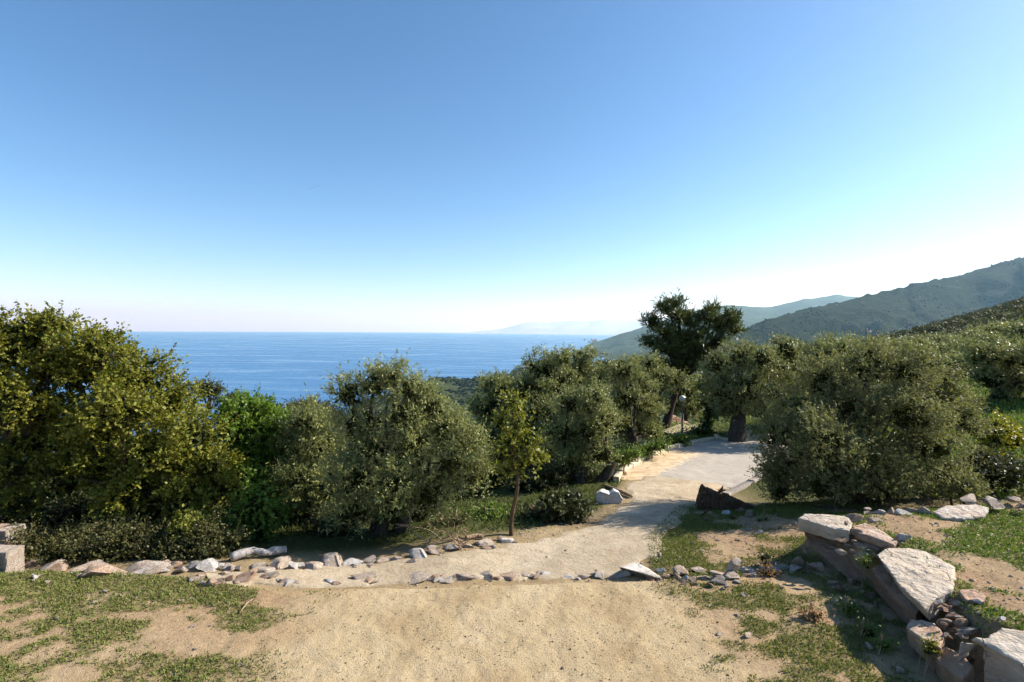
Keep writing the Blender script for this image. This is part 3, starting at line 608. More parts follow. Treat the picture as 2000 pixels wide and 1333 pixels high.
tree('leafy_tree', 'bright green broadleaf tree between the oak and the olive trees', 'bright', 15.0, 490,
     [(478, 806, 52, 42), (520, 832, 46, 40, .2), (446, 842, 44, 46, -.2), (440, 905, 40, 45, -.3), (500, 885, 50, 45, -.3), (545, 860, 32, 32, .4), (478, 945, 48, 42, -.4), (535, 920, 40, 42, .2), (500, 985, 46, 36, -.2)], 0.13, dens=0.9, nsub=26, fork=0.1)
tree('sapling', 'small leafy sapling with bright leaves in front of the dark olive trees', 'bright', 12.6, 515,
     [(500, 985, 36, 30), (525, 1010, 34, 28, .1), (478, 1015, 30, 26, -.1), (505, 1040, 32, 20, -.1)], 0.04, dens=0.6, nsub=24)
# olives left of centre
tree('olive_tree', 'shaded olive tree between the bright green tree and the large olive', 'olive', 15.2, 600,
     [(605, 825, 48, 38), (572, 868, 38, 42), (632, 870, 52, 48, -.2), (585, 930, 52, 50, -.3), (645, 945, 50, 50, -.3), (600, 1000, 58, 42, -.4), (655, 1010, 40, 38, -.2)], 0.18, stems=2)
tree('olive_tree', 'largest olive tree behind the road stones, with silvery crown and bare low branches', 'olive', 12.9, 745,
     [(682, 772, 40, 38, .1), (735, 752, 44, 38, .3), (768, 738, 34, 28, .3), (805, 765, 42, 34, .2), (705, 830, 55, 45, .1), (790, 815, 50, 40, .1), (842, 795, 38, 32, .4), (875, 835, 50, 42, .3), (912, 868, 42, 44, .3), (735, 885, 58, 44, -.5), (815, 868, 50, 40, -.6), (880, 905, 56, 44, -.3), (922, 925, 36, 38, 0), (695, 935, 58, 50, -.5), (780, 945, 58, 48, -.5), (845, 965, 45, 36, -.3), (690, 1000, 48, 38, -.5), (760, 1005, 45, 34, -.3)], 0.17, stems=3, fork=0.15)
tree('olive_tree', 'pale olive treetop behind the small yellowish oak', 'olive', 24.0, 965,
     [(972, 757, 36, 28), (955, 800, 42, 36), (997, 790, 28, 36), (965, 850, 45, 36)], 0.18)
tree('small_oak', 'slender young oak with yellowish leaves and one bare straight trunk', 'smalloak', 12.35, 1002,
     [(998, 785, 18, 16), (1012, 800, 14, 12), (984, 820, 22, 18, .1), (1012, 832, 24, 18, -.1), (1034, 862, 24, 18), (998, 866, 26, 22, -.1), (980, 893, 18, 18), (1048, 896, 20, 16), (1020, 908, 24, 16, -.1), (990, 922, 18, 14)], 0.052, fork=0.35, back=False, dens=1.1, nsub=16)
# olives in the middle
tree('olive_tree', 'olive tree with rounded top just right of the headland', 'olive', 24.5, 1065,
     [(1062, 722, 45, 32), (1035, 765, 42, 40), (1092, 757, 38, 40), (1065, 805, 46, 36, -.4), (1040, 840, 40, 36), (1100, 700, 20, 22)], 0.2)
tree('olive_tree', 'olive tree whose narrow top stands before the port', 'olive', 26.5, 1150,
     [(1140, 702, 32, 28), (1128, 738, 38, 34), (1163, 742, 32, 38), (1185, 725, 26, 28), (1145, 785, 42, 36)], 0.2)
tree('olive_tree', 'olive tree with dark foot standing above the kerb end rocks', 'olive', 18.9, 1138,
     [(1112, 790, 34, 34), (1160, 785, 34, 36, -.1), (1100, 848, 42, 40), (1150, 845, 46, 42, -.4), (1182, 822, 32, 36, .1), (1118, 890, 42, 32, -.2), (1165, 888, 38, 28, -.2)], 0.2, stems=2, fork=0.1)
tree('olive_tree', 'olive tree with low drooping crown beside the kerb weeds', 'olive', 25.2, 1236,
     [(1215, 725, 34, 30), (1252, 750, 32, 34), (1218, 780, 38, 40), (1262, 800, 30, 38), (1236, 838, 42, 32), (1205, 830, 25, 35), (1270, 842, 22, 22)], 0.2, stems=2, fork=0.1)
tree('olive_tree', 'olive tree before the pine trunk on its left side', 'olive', 31.0, 1285, [(1265, 715, 26, 22), (1292, 742, 28, 26), (1270, 775, 24, 28), (1320, 745, 22, 20)], 0.2)
tree('olive_tree', 'olive tree half hidden under the pine crown behind the lamp', 'olive', 41.0, 1345, [(1330, 765, 32, 30), (1362, 760, 28, 36), (1350, 795, 30, 24), (1310, 790, 24, 24)], 0.2)
# the pine
tree('pine_tree', 'tall dark pine with clumped crown above the lamp', 'pine', 34.0, 1300,
     [(1272, 632, 18, 16), (1295, 648, 20, 18), (1300, 604, 20, 15), (1322, 594, 13, 10), (1325, 620, 22, 18), (1348, 632, 20, 18), (1270, 672, 20, 11), (1300, 682, 26, 17), (1332, 668, 26, 22), (1362, 662, 22, 20), (1382, 622, 18, 18), (1392, 606, 11, 10), (1408, 638, 20, 18), (1428, 628, 15, 20), (1436, 645, 12, 14), (1400, 668, 22, 14), (1370, 690, 26, 14), (1330, 704, 30, 14), (1292, 714, 18, 10), (1345, 722, 26, 12)], 0.24, fork=0.12, lean=0.5, dens=1.6, nsub=14, twig=0.6)
# olive on the kerbed island, and its neighbours
tree('olive_tree', 'olive tree with thick trunk on the kerbed island', 'olive', 28.4, 1438,
     [(1402, 715, 38, 34), (1448, 698, 42, 34), (1410, 765, 40, 38), (1460, 760, 44, 42, -.3), (1490, 705, 34, 30), (1500, 760, 38, 38), (1430, 800, 30, 20), (1482, 800, 34, 24)], 0.42, fork=0.22)
tree('olive_tree', 'olive tree right of the island tree with a broad dark crown', 'olive', 30.5, 1555,
     [(1535, 688, 42, 30), (1520, 732, 44, 40), (1572, 715, 30, 36), (1555, 770, 40, 32), (1590, 750, 30, 34), (1520, 790, 34, 28)], 0.25)
tree('ivy_trunk', 'dark tree stump trunk wrapped in green ivy beside the island', 'ivy', 32.0, 1382,
     [(1380, 752, 15, 20), (1378, 785, 15, 22), (1384, 812, 14, 18), (1380, 832, 14, 12), (1390, 800, 10, 20)], 0.12, cat='tree', back=False)
# the big bush on the right
tree('olive_bush', 'big glossy leaved bush filling the slope right of the parking lot', 'bush', 14.6, 1700,
     [(1560, 800, 52, 48), (1522, 850, 42, 44), (1618, 742, 58, 48, .3), (1698, 712, 58, 40, .4), (1778, 722, 58, 44, .3), (1842, 765, 46, 42, .2), (1868, 812, 38, 38, .1), (1680, 800, 78, 58, -.8), (1780, 812, 68, 58, -.7), (1600, 868, 66, 58, -.7), (1530, 915, 44, 48, -.1), (1700, 885, 78, 58, -1), (1815, 870, 58, 56, -.5), (1610, 940, 66, 44, -.6), (1725, 950, 78, 44, -.6), (1840, 925, 45, 44, -.2), (1525, 955, 34, 36, 0), (1893, 838, 26, 18, .1)], 0.12, cat='bush', stems=4, fork=0.15, dens=1.2)
# olives farther right
tree('olive_tree', 'olive tree with dark trunk on the sunny grass slope', 'olive', 32.0, 1958,
     [(1915, 692, 42, 34), (1968, 702, 42, 38), (1935, 735, 44, 38, -.3), (1985, 745, 34, 30), (1955, 775, 26, 18, -.2)], 0.36, fork=0.2)
tree('olive_tree', 'olive treetop rising over the big bush on its left', 'olive', 27.0, 1620, [(1600, 700, 40, 36), (1640, 690, 44, 32), (1620, 740, 46, 40)], 0.22)
tree('olive_tree', 'olive treetop rising over the middle of the big bush', 'olive', 33.0, 1690, [(1672, 690, 38, 26), (1710, 690, 34, 26), (1690, 720, 44, 36)], 0.22)
tree('olive_tree', 'olive tree cut off by the right edge of the photo', 'olive', 30.0, 2060, [(2040, 690, 46, 40), (2090, 720, 50, 45), (2050, 745, 40, 36)], 0.3)
# trees down the slope on the left
tree('umbrella_pine', 'small dark umbrella pine standing before the sea beside the oak', 'dark', 62.0, 412, [(405, 757, 24, 9), (392, 763, 14, 7), (425, 762, 12, 7), (410, 770, 20, 6)], 0.22, dens=1.0, fork=0.9)
for px_, py_, D_, rx_, lab in [(452, 782, 58, 26, 'brownish evergreen tree behind the top of the bright green tree'), (548, 806, 52, 34, 'brown green tree behind the bright green tree on its right'), (592, 792, 75, 26, 'dark rounded tree standing right before the blue sea'), (630, 800, 70, 24, 'dark tree left of the large olive top, before the sea'), (520, 800, 66, 26, 'evergreen tree under the sea edge behind the bright tree'), (566, 812, 45, 34, 'olive green tree below the dark rounded tree')]:
    tree('slope_tree', lab, 'dark', D_, px_, [(px_, py_, rx_, 14), (px_ - rx_ * .5, py_ + 14, rx_ * .8, 14), (px_ + rx_ * .5, py_ + 14, rx_ * .8, 14), (px_, py_ + 30, rx_, 16)], 0.2, group='trees down the slope before the sea')
# olives and scrub trees of the right-hand middle distance: two kinds copied
def clone(root, loc, rz, sc, label):
    c = root.copy(); COL.objects.link(c); c.location = [float(v) for v in loc]; c.rotation_euler = (0, 0, rz); c.scale = (sc, sc, sc * 0.95); c['label'] = label
    for ch in list(root.children):
        d = ch.copy(); COL.objects.link(d); d.parent = c
    return c
LBL = 'grey green olive tree in the grove between the big bush and the scrubby hillside'
protoA = tree('grove_olive', LBL, 'olive', 48.0, 1765, [(1750, 690, 26, 18), (1785, 688, 24, 18), (1765, 710, 36, 22), (1740, 716, 22, 18)], 0.2, group='olive grove below the hillside')
protoB = tree('grove_olive', LBL, 'olive', 52.0, 1845, [(1830, 690, 26, 18), (1862, 686, 24, 18), (1845, 706, 34, 20)], 0.2, group='olive grove below the hillside')
for k, (px_, D_, sc) in enumerate([(1720, 62, 1.0), (1800, 66, 1.1), (1880, 60, 1.0), (1915, 52, 1.05), (1960, 58, 1.1), (2010, 55, 1.1), (1900, 72, 1.2), (1950, 78, 1.2), (1840, 80, 1.2), (1780, 84, 1.1), (1720, 82, 1.0), (1680, 70, 1.0), (1990, 74, 1.2), (2040, 68, 1.2), (1630, 64, 1.0), (1580, 60, 1.0), (1510, 56, 1.0), (1450, 60, 1.1), (1390, 62, 1.0), (1700, 48, 0.9), (1850, 42, 0.9), (1800, 46, 0.8)]):
    b = P(px_, 700, D_); clone(protoA if k % 2 else protoB, (b[0], b[1], G(b[0], b[1]) - 0.1), k * 1.7, sc, LBL)
for px_, py_, D_, rx_, lab in [(1945, 652, 78, 30, 'yellow green bush lit up beneath the hillside scrub'), (1985, 650, 70, 30, 'yellow green bush at the right edge beneath the hillside')]:
    tree('yellow_bush', lab, 'lime', D_, px_, [(px_ - 14, py_, rx_ * .6, 10), (px_ + 14, py_ - 4, rx_ * .6, 11), (px_, py_ + 12, rx_, 12)], 0.12, cat='bush')
# shrubs
def shrub(name, label, spec, px_, py_, D_, rx_, ry_, n=6, trunk=0.03, dens=1.0, back=False, cat='shrub', group=None):
    lb = [(px_ + rng.uniform(-.55, .55) * rx_, py_ + rng.uniform(-.4, .5) * ry_, rx_ * rng.uniform(.45, .65), ry_ * rng.uniform(.45, .65), rng.uniform(-.5, .5) * rx_ * D_ / F) for _ in range(n)]
    return tree(name, label, spec, D_, px_, lb, trunk, cat, group, 2, back, dens, 0.2)
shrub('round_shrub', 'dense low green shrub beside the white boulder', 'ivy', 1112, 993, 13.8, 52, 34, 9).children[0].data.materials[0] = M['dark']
shrub('low_shrub', 'dark low shrub at the kerb left of the island', 'ivy', 1365, 848, 31.0, 36, 12, 6)
shrub('broom_shrub', 'yellow green broom shrub on the grass right of the big bush', 'lime', 1962, 850, 18.0, 42, 46, 7, dens=0.7)
shrub('dark_shrub', 'dark green shrub at the foot of the broom', 'dark', 1965, 930, 14.8, 55, 36, 7)
shrub('leafy_shrub', 'small leafy shrub behind the flat stones right of the big bush', 'bush', 1890, 955, 13.4, 40, 26, 6)
shrub('brown_shrub', 'dry brown twiggy shrub under the broom', 'hedge', 1900, 905, 15.5, 50, 26, 6)
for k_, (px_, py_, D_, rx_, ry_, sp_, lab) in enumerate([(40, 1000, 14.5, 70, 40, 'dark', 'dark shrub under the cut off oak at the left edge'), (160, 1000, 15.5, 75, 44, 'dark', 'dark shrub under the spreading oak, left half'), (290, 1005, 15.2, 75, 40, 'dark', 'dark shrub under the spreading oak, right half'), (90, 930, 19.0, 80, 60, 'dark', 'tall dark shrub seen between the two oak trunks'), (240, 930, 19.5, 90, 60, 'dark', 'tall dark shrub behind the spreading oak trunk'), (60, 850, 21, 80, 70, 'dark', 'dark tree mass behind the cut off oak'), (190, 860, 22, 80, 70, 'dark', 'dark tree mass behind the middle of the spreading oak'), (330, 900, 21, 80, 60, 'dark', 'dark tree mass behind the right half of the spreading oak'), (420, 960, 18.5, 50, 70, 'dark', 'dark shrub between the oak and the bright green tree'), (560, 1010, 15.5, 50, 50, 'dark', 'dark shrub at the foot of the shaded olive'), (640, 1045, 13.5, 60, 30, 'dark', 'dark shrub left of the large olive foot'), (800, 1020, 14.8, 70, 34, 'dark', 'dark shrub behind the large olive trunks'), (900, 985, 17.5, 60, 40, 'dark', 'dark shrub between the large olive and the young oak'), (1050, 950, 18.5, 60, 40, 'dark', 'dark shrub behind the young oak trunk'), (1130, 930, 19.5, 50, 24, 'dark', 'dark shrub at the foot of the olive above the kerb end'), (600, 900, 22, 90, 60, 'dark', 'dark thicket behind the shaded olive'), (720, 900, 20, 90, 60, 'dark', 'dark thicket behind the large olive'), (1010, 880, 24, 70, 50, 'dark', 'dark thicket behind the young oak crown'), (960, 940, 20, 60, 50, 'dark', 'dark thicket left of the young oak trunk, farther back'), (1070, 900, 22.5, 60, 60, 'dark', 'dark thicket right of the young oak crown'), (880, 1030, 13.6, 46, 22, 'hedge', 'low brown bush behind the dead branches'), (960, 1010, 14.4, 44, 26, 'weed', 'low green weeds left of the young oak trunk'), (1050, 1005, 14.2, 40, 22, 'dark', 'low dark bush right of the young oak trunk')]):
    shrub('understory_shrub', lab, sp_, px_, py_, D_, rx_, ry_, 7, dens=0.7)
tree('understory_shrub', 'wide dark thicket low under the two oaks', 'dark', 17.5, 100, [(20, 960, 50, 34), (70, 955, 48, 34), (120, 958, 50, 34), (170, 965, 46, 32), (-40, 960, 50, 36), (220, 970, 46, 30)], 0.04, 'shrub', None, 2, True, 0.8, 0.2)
hed = [(50 + i * 30 + rng.uniform(-8, 8), 1058 + 4 * math.sin(i) + (10 if i < 2 else 0), 30, 30, rng.uniform(-.2, .5)) for i in range(14)] + [(-40 - 40 * i, 1062, 40, 34, 0) for i in range(4)] + [(60 + i * 45, 1085, 32, 20, -.15) for i in range(9)]
tree('bramble_hedge', 'tangled brown and green bramble hedge behind the left stone row', 'hedge', 11.2, 230, hed, 0.02, 'hedge', None, 0, True, 1.0, 0.0, twig=0.5)
shrub('yellow_shrub', 'yellow green shrub rising from the bramble hedge end', 'smalloak', 385, 1030, 11.6, 45, 30, 6)
kw = [(1195 + i * 9 + rng.uniform(-4, 4), 905 - i * 2.6 + rng.uniform(-3, 3), 12, 8, 0) for i in range(17)]
kr = None
for gi in range(3):
    sub = kw[gi * 6:gi * 6 + 6]
    if sub: 
        px0 = sub[len(sub) // 2][0]; Dg = [19.8, 22.6, 26.5][gi]
        tree('kerb_weeds', ['bright weeds growing behind the near end of the kerb', 'bright green weeds behind the middle of the kerb curve', 'green weeds behind the kerb near the lamp post'][gi], 'weed', Dg, px0, [(a, b_ - 4, c_, d_, e_) for a, b_, c_, d_, e_ in sub], 0.015, 'weeds', None, 3, True, 0.9, 0.0)
print('LEAVES', NLEAF[0])

# ------------------------------------------------------------------ stones and slabs
def rock_mesh(seed, dims, planes=11, sub=3, name='stone'):
    rg = np.random.default_rng(seed); bm = bmesh.new(); bmesh.ops.create_icosphere(bm, subdivisions=sub, radius=1.0)
    v = np.array([q.co for q in bm.verts]); f = np.array([[q.index for q in p.verts] for p in bm.faces]); bm.free()
    for k in range(planes):
        n = rg.normal(0, 1, 3); n /= np.linalg.norm(n); d = rg.uniform(0.28, 0.6)
        v = v - np.maximum(0, v @ n - d)[:, None] * n
    v += rg.normal(0, 0.012, v.shape); v /= np.abs(v).max(0)
    me = mesh_np(name, v * np.asarray(dims) * 0.5, tris=f); return me
ROCKS = [rock_mesh(100 + i, (1, 0.8 + 0.3 * (i % 3) / 2, 1), 8) for i in range(18)]
_rc = {}
def rock_data(i, mat):
    k = (i % len(ROCKS), mat)
    if k not in _rc: d = ROCKS[k[0]].copy(); d.materials.clear(); d.materials.append(M[mat]); _rc[k] = d
    return _rc[k]
def stone(name, px_, py_, w, h, mat='rock', parent=None, dep=None, tilt=0.15, z=None, rz=None, sink=0.25):
    p = hit(px_, py_ + h * 0.35)[0] if z is None else Pz(px_, py_, z)
    k = p[1] / F; sx, sz = w * k * 1.14, h * k * 1.1; sy = dep * k if dep else sx * rng.uniform(0.55, 0.9)
    o = link(name, rock_data(int(rng.integers(0, 1000)), mat), None, parent)
    pos = np.array([p[0], p[1] + sy * 0.2, p[2] + sz * (0.5 - sink)])
    if parent is not None: pos = pos - np.array(parent.location)
    o.location = [float(q) for q in pos]; o.scale = (sx, sy, sz)
    o.rotation_euler = (rng.normal(0, tilt), rng.normal(0, tilt), rng.normal(0, 0.4) if rz is None else rz); return o
def row(name, label, anchor, items, cat='stone row', mats=('rock',), sink=0.38, fill=26):
    a = hit(*anchor)[0]; root = empty(name, a); tag(root, label, cat)
    xs = sorted(items, key=lambda q: q[0])
    for k in range(fill):
        i = int(rng.integers(0, len(xs) - 1)); t_ = J(0, 1); a_ = xs[i][0] * (1 - t_) + xs[i + 1][0] * t_; b_ = xs[i][1] * (1 - t_) + xs[i + 1][1] * t_ + J(-2, 5); w_ = J(9, 24)
        stone('stone', a_, b_, w_, w_ * J(.35, .6), mat=['rock', 'white', 'rockpink'][k % 3], parent=root, sink=0.35)
    for k, it in enumerate(items): stone('stone', *it[:4], mat=it[4] if len(it) > 4 else mats[k % len(mats)], parent=root, sink=sink)
    return root
J = lambda a, b: rng.uniform(a, b)
row('stone_row', 'row of pale flat stones along the grass in front of the bramble hedge', (220, 1115),
    [(55, 1098, 50, 26, 'rockpink'), (30, 1112, 40, 18, 'rock'), (85, 1108, 62, 24, 'rock'), (112, 1112, 50, 22, 'rockpink'), (68, 1128, 18, 11, 'white'), (175, 1108, 66, 26, 'rock'), (190, 1116, 76, 24, 'rockpink'), (217, 1117, 16, 12, 'rock'), (275, 1112, 88, 26, 'rock'), (300, 1114, 70, 20, 'white'), (322, 1106, 34, 16, 'rockpink'), (375, 1106, 46, 18, 'white'), (352, 1116, 40, 16, 'rock'), (408, 1110, 52, 20, 'white'), (432, 1106, 26, 15, 'white'), (446, 1107, 20, 16, 'white'), (465, 1110, 20, 15, 'rock'), (255, 1122, 14, 8, 'rock'), (150, 1124, 16, 8, 'rock'), (338, 1104, 26, 14, 'rockpink')])
row('stone_pile', 'pile of broken pinkish stones where the grass meets the road', (450, 1135),
    [(480, 1122, 72, 34, 'rockpink'), (445, 1130, 22, 30, 'rockpink'), (428, 1134, 20, 22, 'rockpink'), (410, 1138, 26, 18, 'rockpink'), (393, 1142, 20, 16, 'rockpink'), (372, 1134, 34, 13, 'rock'), (385, 1128, 26, 10, 'rock'), (505, 1115, 50, 22, 'rock'), (500, 1108, 30, 16, 'rock'), (420, 1144, 18, 12, 'rockpink'), (520, 1130, 36, 16, 'rock'), (545, 1137, 13, 14, 'rockpink'), (556, 1139, 16, 13, 'rockpink'), (575, 1142, 26, 8, 'rock'), (440, 1118, 30, 16, 'rock'), (462, 1140, 22, 12, 'rockpink')])
row('edge_stones', 'flush pale stones along the terrace edge in front of the road', (900, 1132),
    [(700, 1134, 60, 9), (640, 1140, 44, 8), (745, 1136, 30, 7), (805, 1133, 66, 10), (870, 1133, 26, 10), (900, 1130, 48, 12), (945, 1129, 50, 12), (985, 1127, 46, 13, 'rockpink'), (1025, 1126, 42, 12), (1050, 1124, 22, 9), (1110, 1128, 26, 7), (1145, 1128, 40, 9), (1175, 1127, 30, 10), (845, 1135, 20, 8), (680, 1138, 18, 6)], mats=('rock', 'white', 'rock'), sink=0.42)
row('road_stones', 'row of whitish stones along the far edge of the dirt road in the tree shade', (720, 1098),
    [(540, 1105, 40, 22), (518, 1112, 24, 14), (572, 1104, 40, 20), (606, 1105, 46, 20), (650, 1100, 54, 24), (690, 1098, 44, 20), (722, 1094, 34, 18), (748, 1093, 30, 15), (690, 1108, 18, 10), (722, 1106, 18, 10), (775, 1092, 24, 12), (820, 1084, 46, 20, 'white'), (806, 1096, 22, 14), (850, 1078, 34, 14), (884, 1072, 36, 14), (912, 1066, 32, 14), (940, 1063, 40, 16, 'rock'), (985, 1054, 34, 18, 'white'), (1006, 1060, 12, 8), (960, 1070, 20, 8)], mats=('rock', 'rock', 'white'))
rub = [(1250, 1118, 90, 24, 'white'), (1222, 1122, 30, 14, 'white'), (1292, 1116, 26, 16, 'white'), (1340, 1118, 46, 18, 'rock'), (1372, 1114, 40, 16, 'rock'), (1400, 1120, 44, 16, 'rock'), (1195, 1128, 14, 10, 'rockpink'), (1270, 1130, 18, 12, 'rockpink'), (1305, 1126, 22, 15, 'rockpink'), (1325, 1128, 20, 16, 'rockpink'), (1352, 1132, 22, 13, 'rockpink'), (1380, 1130, 40, 14, 'rock'), (1405, 1134, 34, 20, 'rock'), (1425, 1128, 34, 18, 'rock'), (1462, 1124, 30, 12, 'rockpink'), (1470, 1118, 40, 12, 'rock'), (1440, 1136, 26, 12, 'rock'), (1360, 1142, 20, 10, 'rockpink'), (1390, 1146, 18, 10, 'rockpink'), (1335, 1140, 16, 9, 'rockpink'), (1500, 1112, 44, 18, 'white'), (1530, 1108, 36, 14, 'rock'), (1316, 1136, 14, 9, 'rockpink'), (1288, 1134, 12, 8, 'rock'), (1420, 1146, 16, 9, 'rockpink')]
row('stone_rubble', 'rubble row of white and pinkish stones between the terrace and the grassy field', (1380, 1130), rub)
o = stone('pointed_stone', 1438, 1108, 30, 52, 'rock', dep=22, tilt=0.05, sink=0.1); o.rotation_euler = (0.1, 0.35, 0.3); tag(o, 'upright pointed stone standing on the rubble row', 'stone')
bank = [(1198, 908, 24, 14, 'white', 'flat white rock at the foot of the middle olive, upper one'), (1196, 918, 22, 12, 'white', 'flat white rock under the upper one beside the kerb end'), (1212, 903, 14, 9, 'rockpink', 'small pinkish rock behind the kerb end rocks'), (1188, 930, 22, 16, 'white', 'tilted white rock below the kerb end'), (1176, 912, 14, 10, 'rock', 'brown grey rock left of the kerb end rocks')]
for a in bank: tag(stone('bank_rock', *a[:4], mat=a[4]), a[5], 'rock')
o = stone('shaded_rock', 1418, 1001, 18, 13, 'white'); tag(o, 'grey rock in the shade right of the uprooted stump', 'rock')
for a_, b_, w_, h_, lab in [(1446, 998, 20, 12, 'brown rock in the shaded bank right of the stump'), (1466, 1006, 24, 12, 'low grey rock at the right end of the shaded bank'), (1384, 1016, 16, 10, 'small rock at the foot of the uprooted stump'), (1432, 1012, 14, 9, 'small brown rock below the shaded grey rock')]: tag(stone('shaded_rock', a_, b_, w_, h_, 'slabbrown'), lab, 'rock')
o = stone('field_rock', 1484, 1042, 14, 11, 'white'); tag(o, 'squarish white rock alone on the grassy field', 'rock')
for k, (a, b, w, h) in enumerate([(1288, 1086, 13, 11), (1415, 1044, 9, 6), (1462, 1024, 10, 8), (1462, 1034, 14, 6), (1405, 1056, 10, 5), (1441, 1055, 8, 5), (1552, 1026, 12, 9), (1350, 1064, 7, 6), (1395, 1105, 9, 7), (1517, 1034, 8, 5), (1372, 1078, 9, 5), (1330, 1048, 8, 5)]):
    o = stone('loose_stone', a, b, w, h, 'rock'); tag(o, 'small pale loose stone on the field between road and slabs', 'stone', 'loose stones on the field')
for k in range(16):
    a, b = [(200, 1160), (265, 1172), (350, 1176), (372, 1170), (125, 1212), (108, 1212), (375, 1226), (380, 1270), (340, 1318), (62, 1138), (232, 1165), (320, 1154), (92, 1140), (410, 1222), (470, 1300), (180, 1180)][k]
    o = stone('grass_stone', a, b, J(5, 15), J(4, 8), 'rock'); tag(o, 'small whitish stone lying in the patchy grass left of the path', 'stone', 'small stones in the left grass')
for k, (a, b, w, h) in enumerate([(1455, 1165, 16, 7), (1462, 1245, 26, 8), (1757, 1312, 18, 14), (1412, 1152, 12, 8), (1700, 1265, 26, 16), (1385, 1185, 9, 5), (1405, 1240, 14, 7), (1530, 1150, 10, 6), (1640, 1150, 12, 6), (1440, 1205, 10, 5)]):
    o = stone('grass_stone', a, b, w, h, 'rock'); tag(o, 'small pale stone lying in the grass below the big slabs', 'stone', 'small stones below the slabs')
for k in range(26):
    a = J(1010, 1330); b = J(1020, 1118); o = stone('road_pebble', a, b, J(4, 9), J(3, 6), 'rock'); tag(o, 'small loose stone lying on the dirt road', 'stone', 'loose stones on the road')

tx1 = bpy.data.textures.new('rock_form', 'CLOUDS'); tx1.noise_scale = 0.7; tx1.noise_depth = 3
tx2 = bpy.data.textures.new('rock_chips', 'CLOUDS'); tx2.noise_scale = 0.09; tx2.noise_depth = 3
def slab(name, label, pts, ext, mat, taper=0.92, vox=0.028, disp=0.09, fine=0.035, cat='boulder'):
    t = np.array(pts); c = t.mean(0); e = np.array(ext, float)
    b = c + (t - c) * taper + e
    base = np.array([c[0], c[1], min(t[:, 2].min(), b[:, 2].min())])
    bm = bmesh.new(); tv = [bm.verts.new(p - base) for p in t]; bv = [bm.verts.new(p - base) for p in b]; n = len(tv)
    bm.faces.new(tv); bm.faces.new(bv[::-1])
    for i in range(n): bm.faces.new((tv[i], tv[(i + 1) % n], bv[(i + 1) % n], bv[i]))
    bmesh.ops.recalc_face_normals(bm, faces=bm.faces[:])
    bmesh.ops.triangulate(bm, faces=bm.faces[:])
    me = bpy.data.meshes.new(name); bm.to_mesh(me); bm.free()
    o = link(name, me, M[mat]); o.location = [float(v) for v in base]
    m = o.modifiers.new('r', 'REMESH'); m.mode = 'VOXEL'; m.voxel_size = vox; m.use_smooth_shade = True
    m = o.modifiers.new('d1', 'DISPLACE'); m.texture = tx1; m.texture_coords = 'GLOBAL'; m.strength = disp; m.mid_level = 0.5
    m = o.modifiers.new('d2', 'DISPLACE'); m.texture = tx2; m.texture_coords = 'GLOBAL'; m.strength = fine; m.mid_level = 0.5
    if label: tag(o, label, cat)
    return o
zp = lambda L: [Pz(a, b, c) for a, b, c in L]
dp = lambda L: [P(a, b, c) for a, b, c in L]
slab('white_boulder', 'jagged white boulder beside the road and the round shrub', [P(a, b, 15.4) for a, b in [(1164, 964), (1172, 960), (1192, 966), (1200, 958), (1210, 962), (1217, 976), (1213, 990), (1194, 986), (1182, 990), (1166, 986)]], (0.10, 0.55, -0.04), 'white', 0.8, 0.03, 0.14, 0.05)
slab('flat_slab', 'large flat pale slab lying on the bank in the sun', zp([(1711, 1083, .74), (1728, 1071, .76), (1790, 1072, .78), (1816, 1080, .8), (1866, 1106, .82), (1862, 1150, .8), (1832, 1166, .76), (1806, 1192, .68), (1794, 1180, .70), (1752, 1140, .72)]), (0.16, 0.06, -0.26), 'slab', 0.9)
slab('ledge_slab', 'brown ledge rock jutting out under the flat slab', zp([(1764, 1222, .42), (1778, 1206, .44), (1826, 1216, .48), (1846, 1240, .5), (1838, 1268, .46), (1795, 1246, .42)]), (0.12, 0.10, -0.36), 'rockpink', 0.9)
slab('corner_boulder', 'huge boulder with dark brown face at the bottom right corner', zp([(1850, 1262, .62), (1888, 1246, .74), (1926, 1240, .80), (1955, 1224, .84), (2010, 1232, .86), (2120, 1260, .86), (2160, 1400, .8), (2060, 1345, .76), (1990, 1296, .72), (1920, 1258, .66)]), (0.28, -0.02, -0.85), 'slab', 0.94, 0.035)
slab('top_slab', 'thick pale slab on top of the stacked stones, tip pointing at the road', zp([(1558, 1012, .84), (1572, 1004, .88), (1655, 1007, .92), (1666, 1022, .90), (1660, 1036, .86), (1632, 1034, .84), (1598, 1024, .82)]), (0.03, 0.05, -0.26), 'slab', 0.97, 0.022, 0.05, 0.025)
slab('leaning_slab', 'long reddish brown slab leaning under the stacked stones', dp([(1568, 1036, 10.25), (1580, 1066, 10.1), (1628, 1108, 9.65), (1664, 1138, 9.25), (1714, 1132, 9.2), (1692, 1108, 9.45), (1650, 1076, 9.8), (1634, 1052, 10.1)]), (0.42, 0.34, -0.06), 'slabbrown', 0.95, 0.024, 0.06)
slab('wedge_slab', 'wedge shaped brown slab on the stack beside the pale top slab', zp([(1664, 1026, .86), (1690, 1022, .88), (1722, 1036, .87), (1753, 1058, .84), (1748, 1066, .82), (1706, 1050, .82), (1668, 1038, .83)]), (0.03, 0.06, -0.17), 'rockpink', 0.95, 0.02, 0.04, 0.02)
slab('chunk_slab', 'grey brown chunk wedged below the wedge shaped slab', zp([(1664, 1060, .62), (1682, 1052, .66), (1716, 1062, .66), (1722, 1072, .62), (1690, 1076, .58)]), (0.03, 0.05, -0.2), 'rockpink', 0.9, 0.02, 0.04, 0.02)
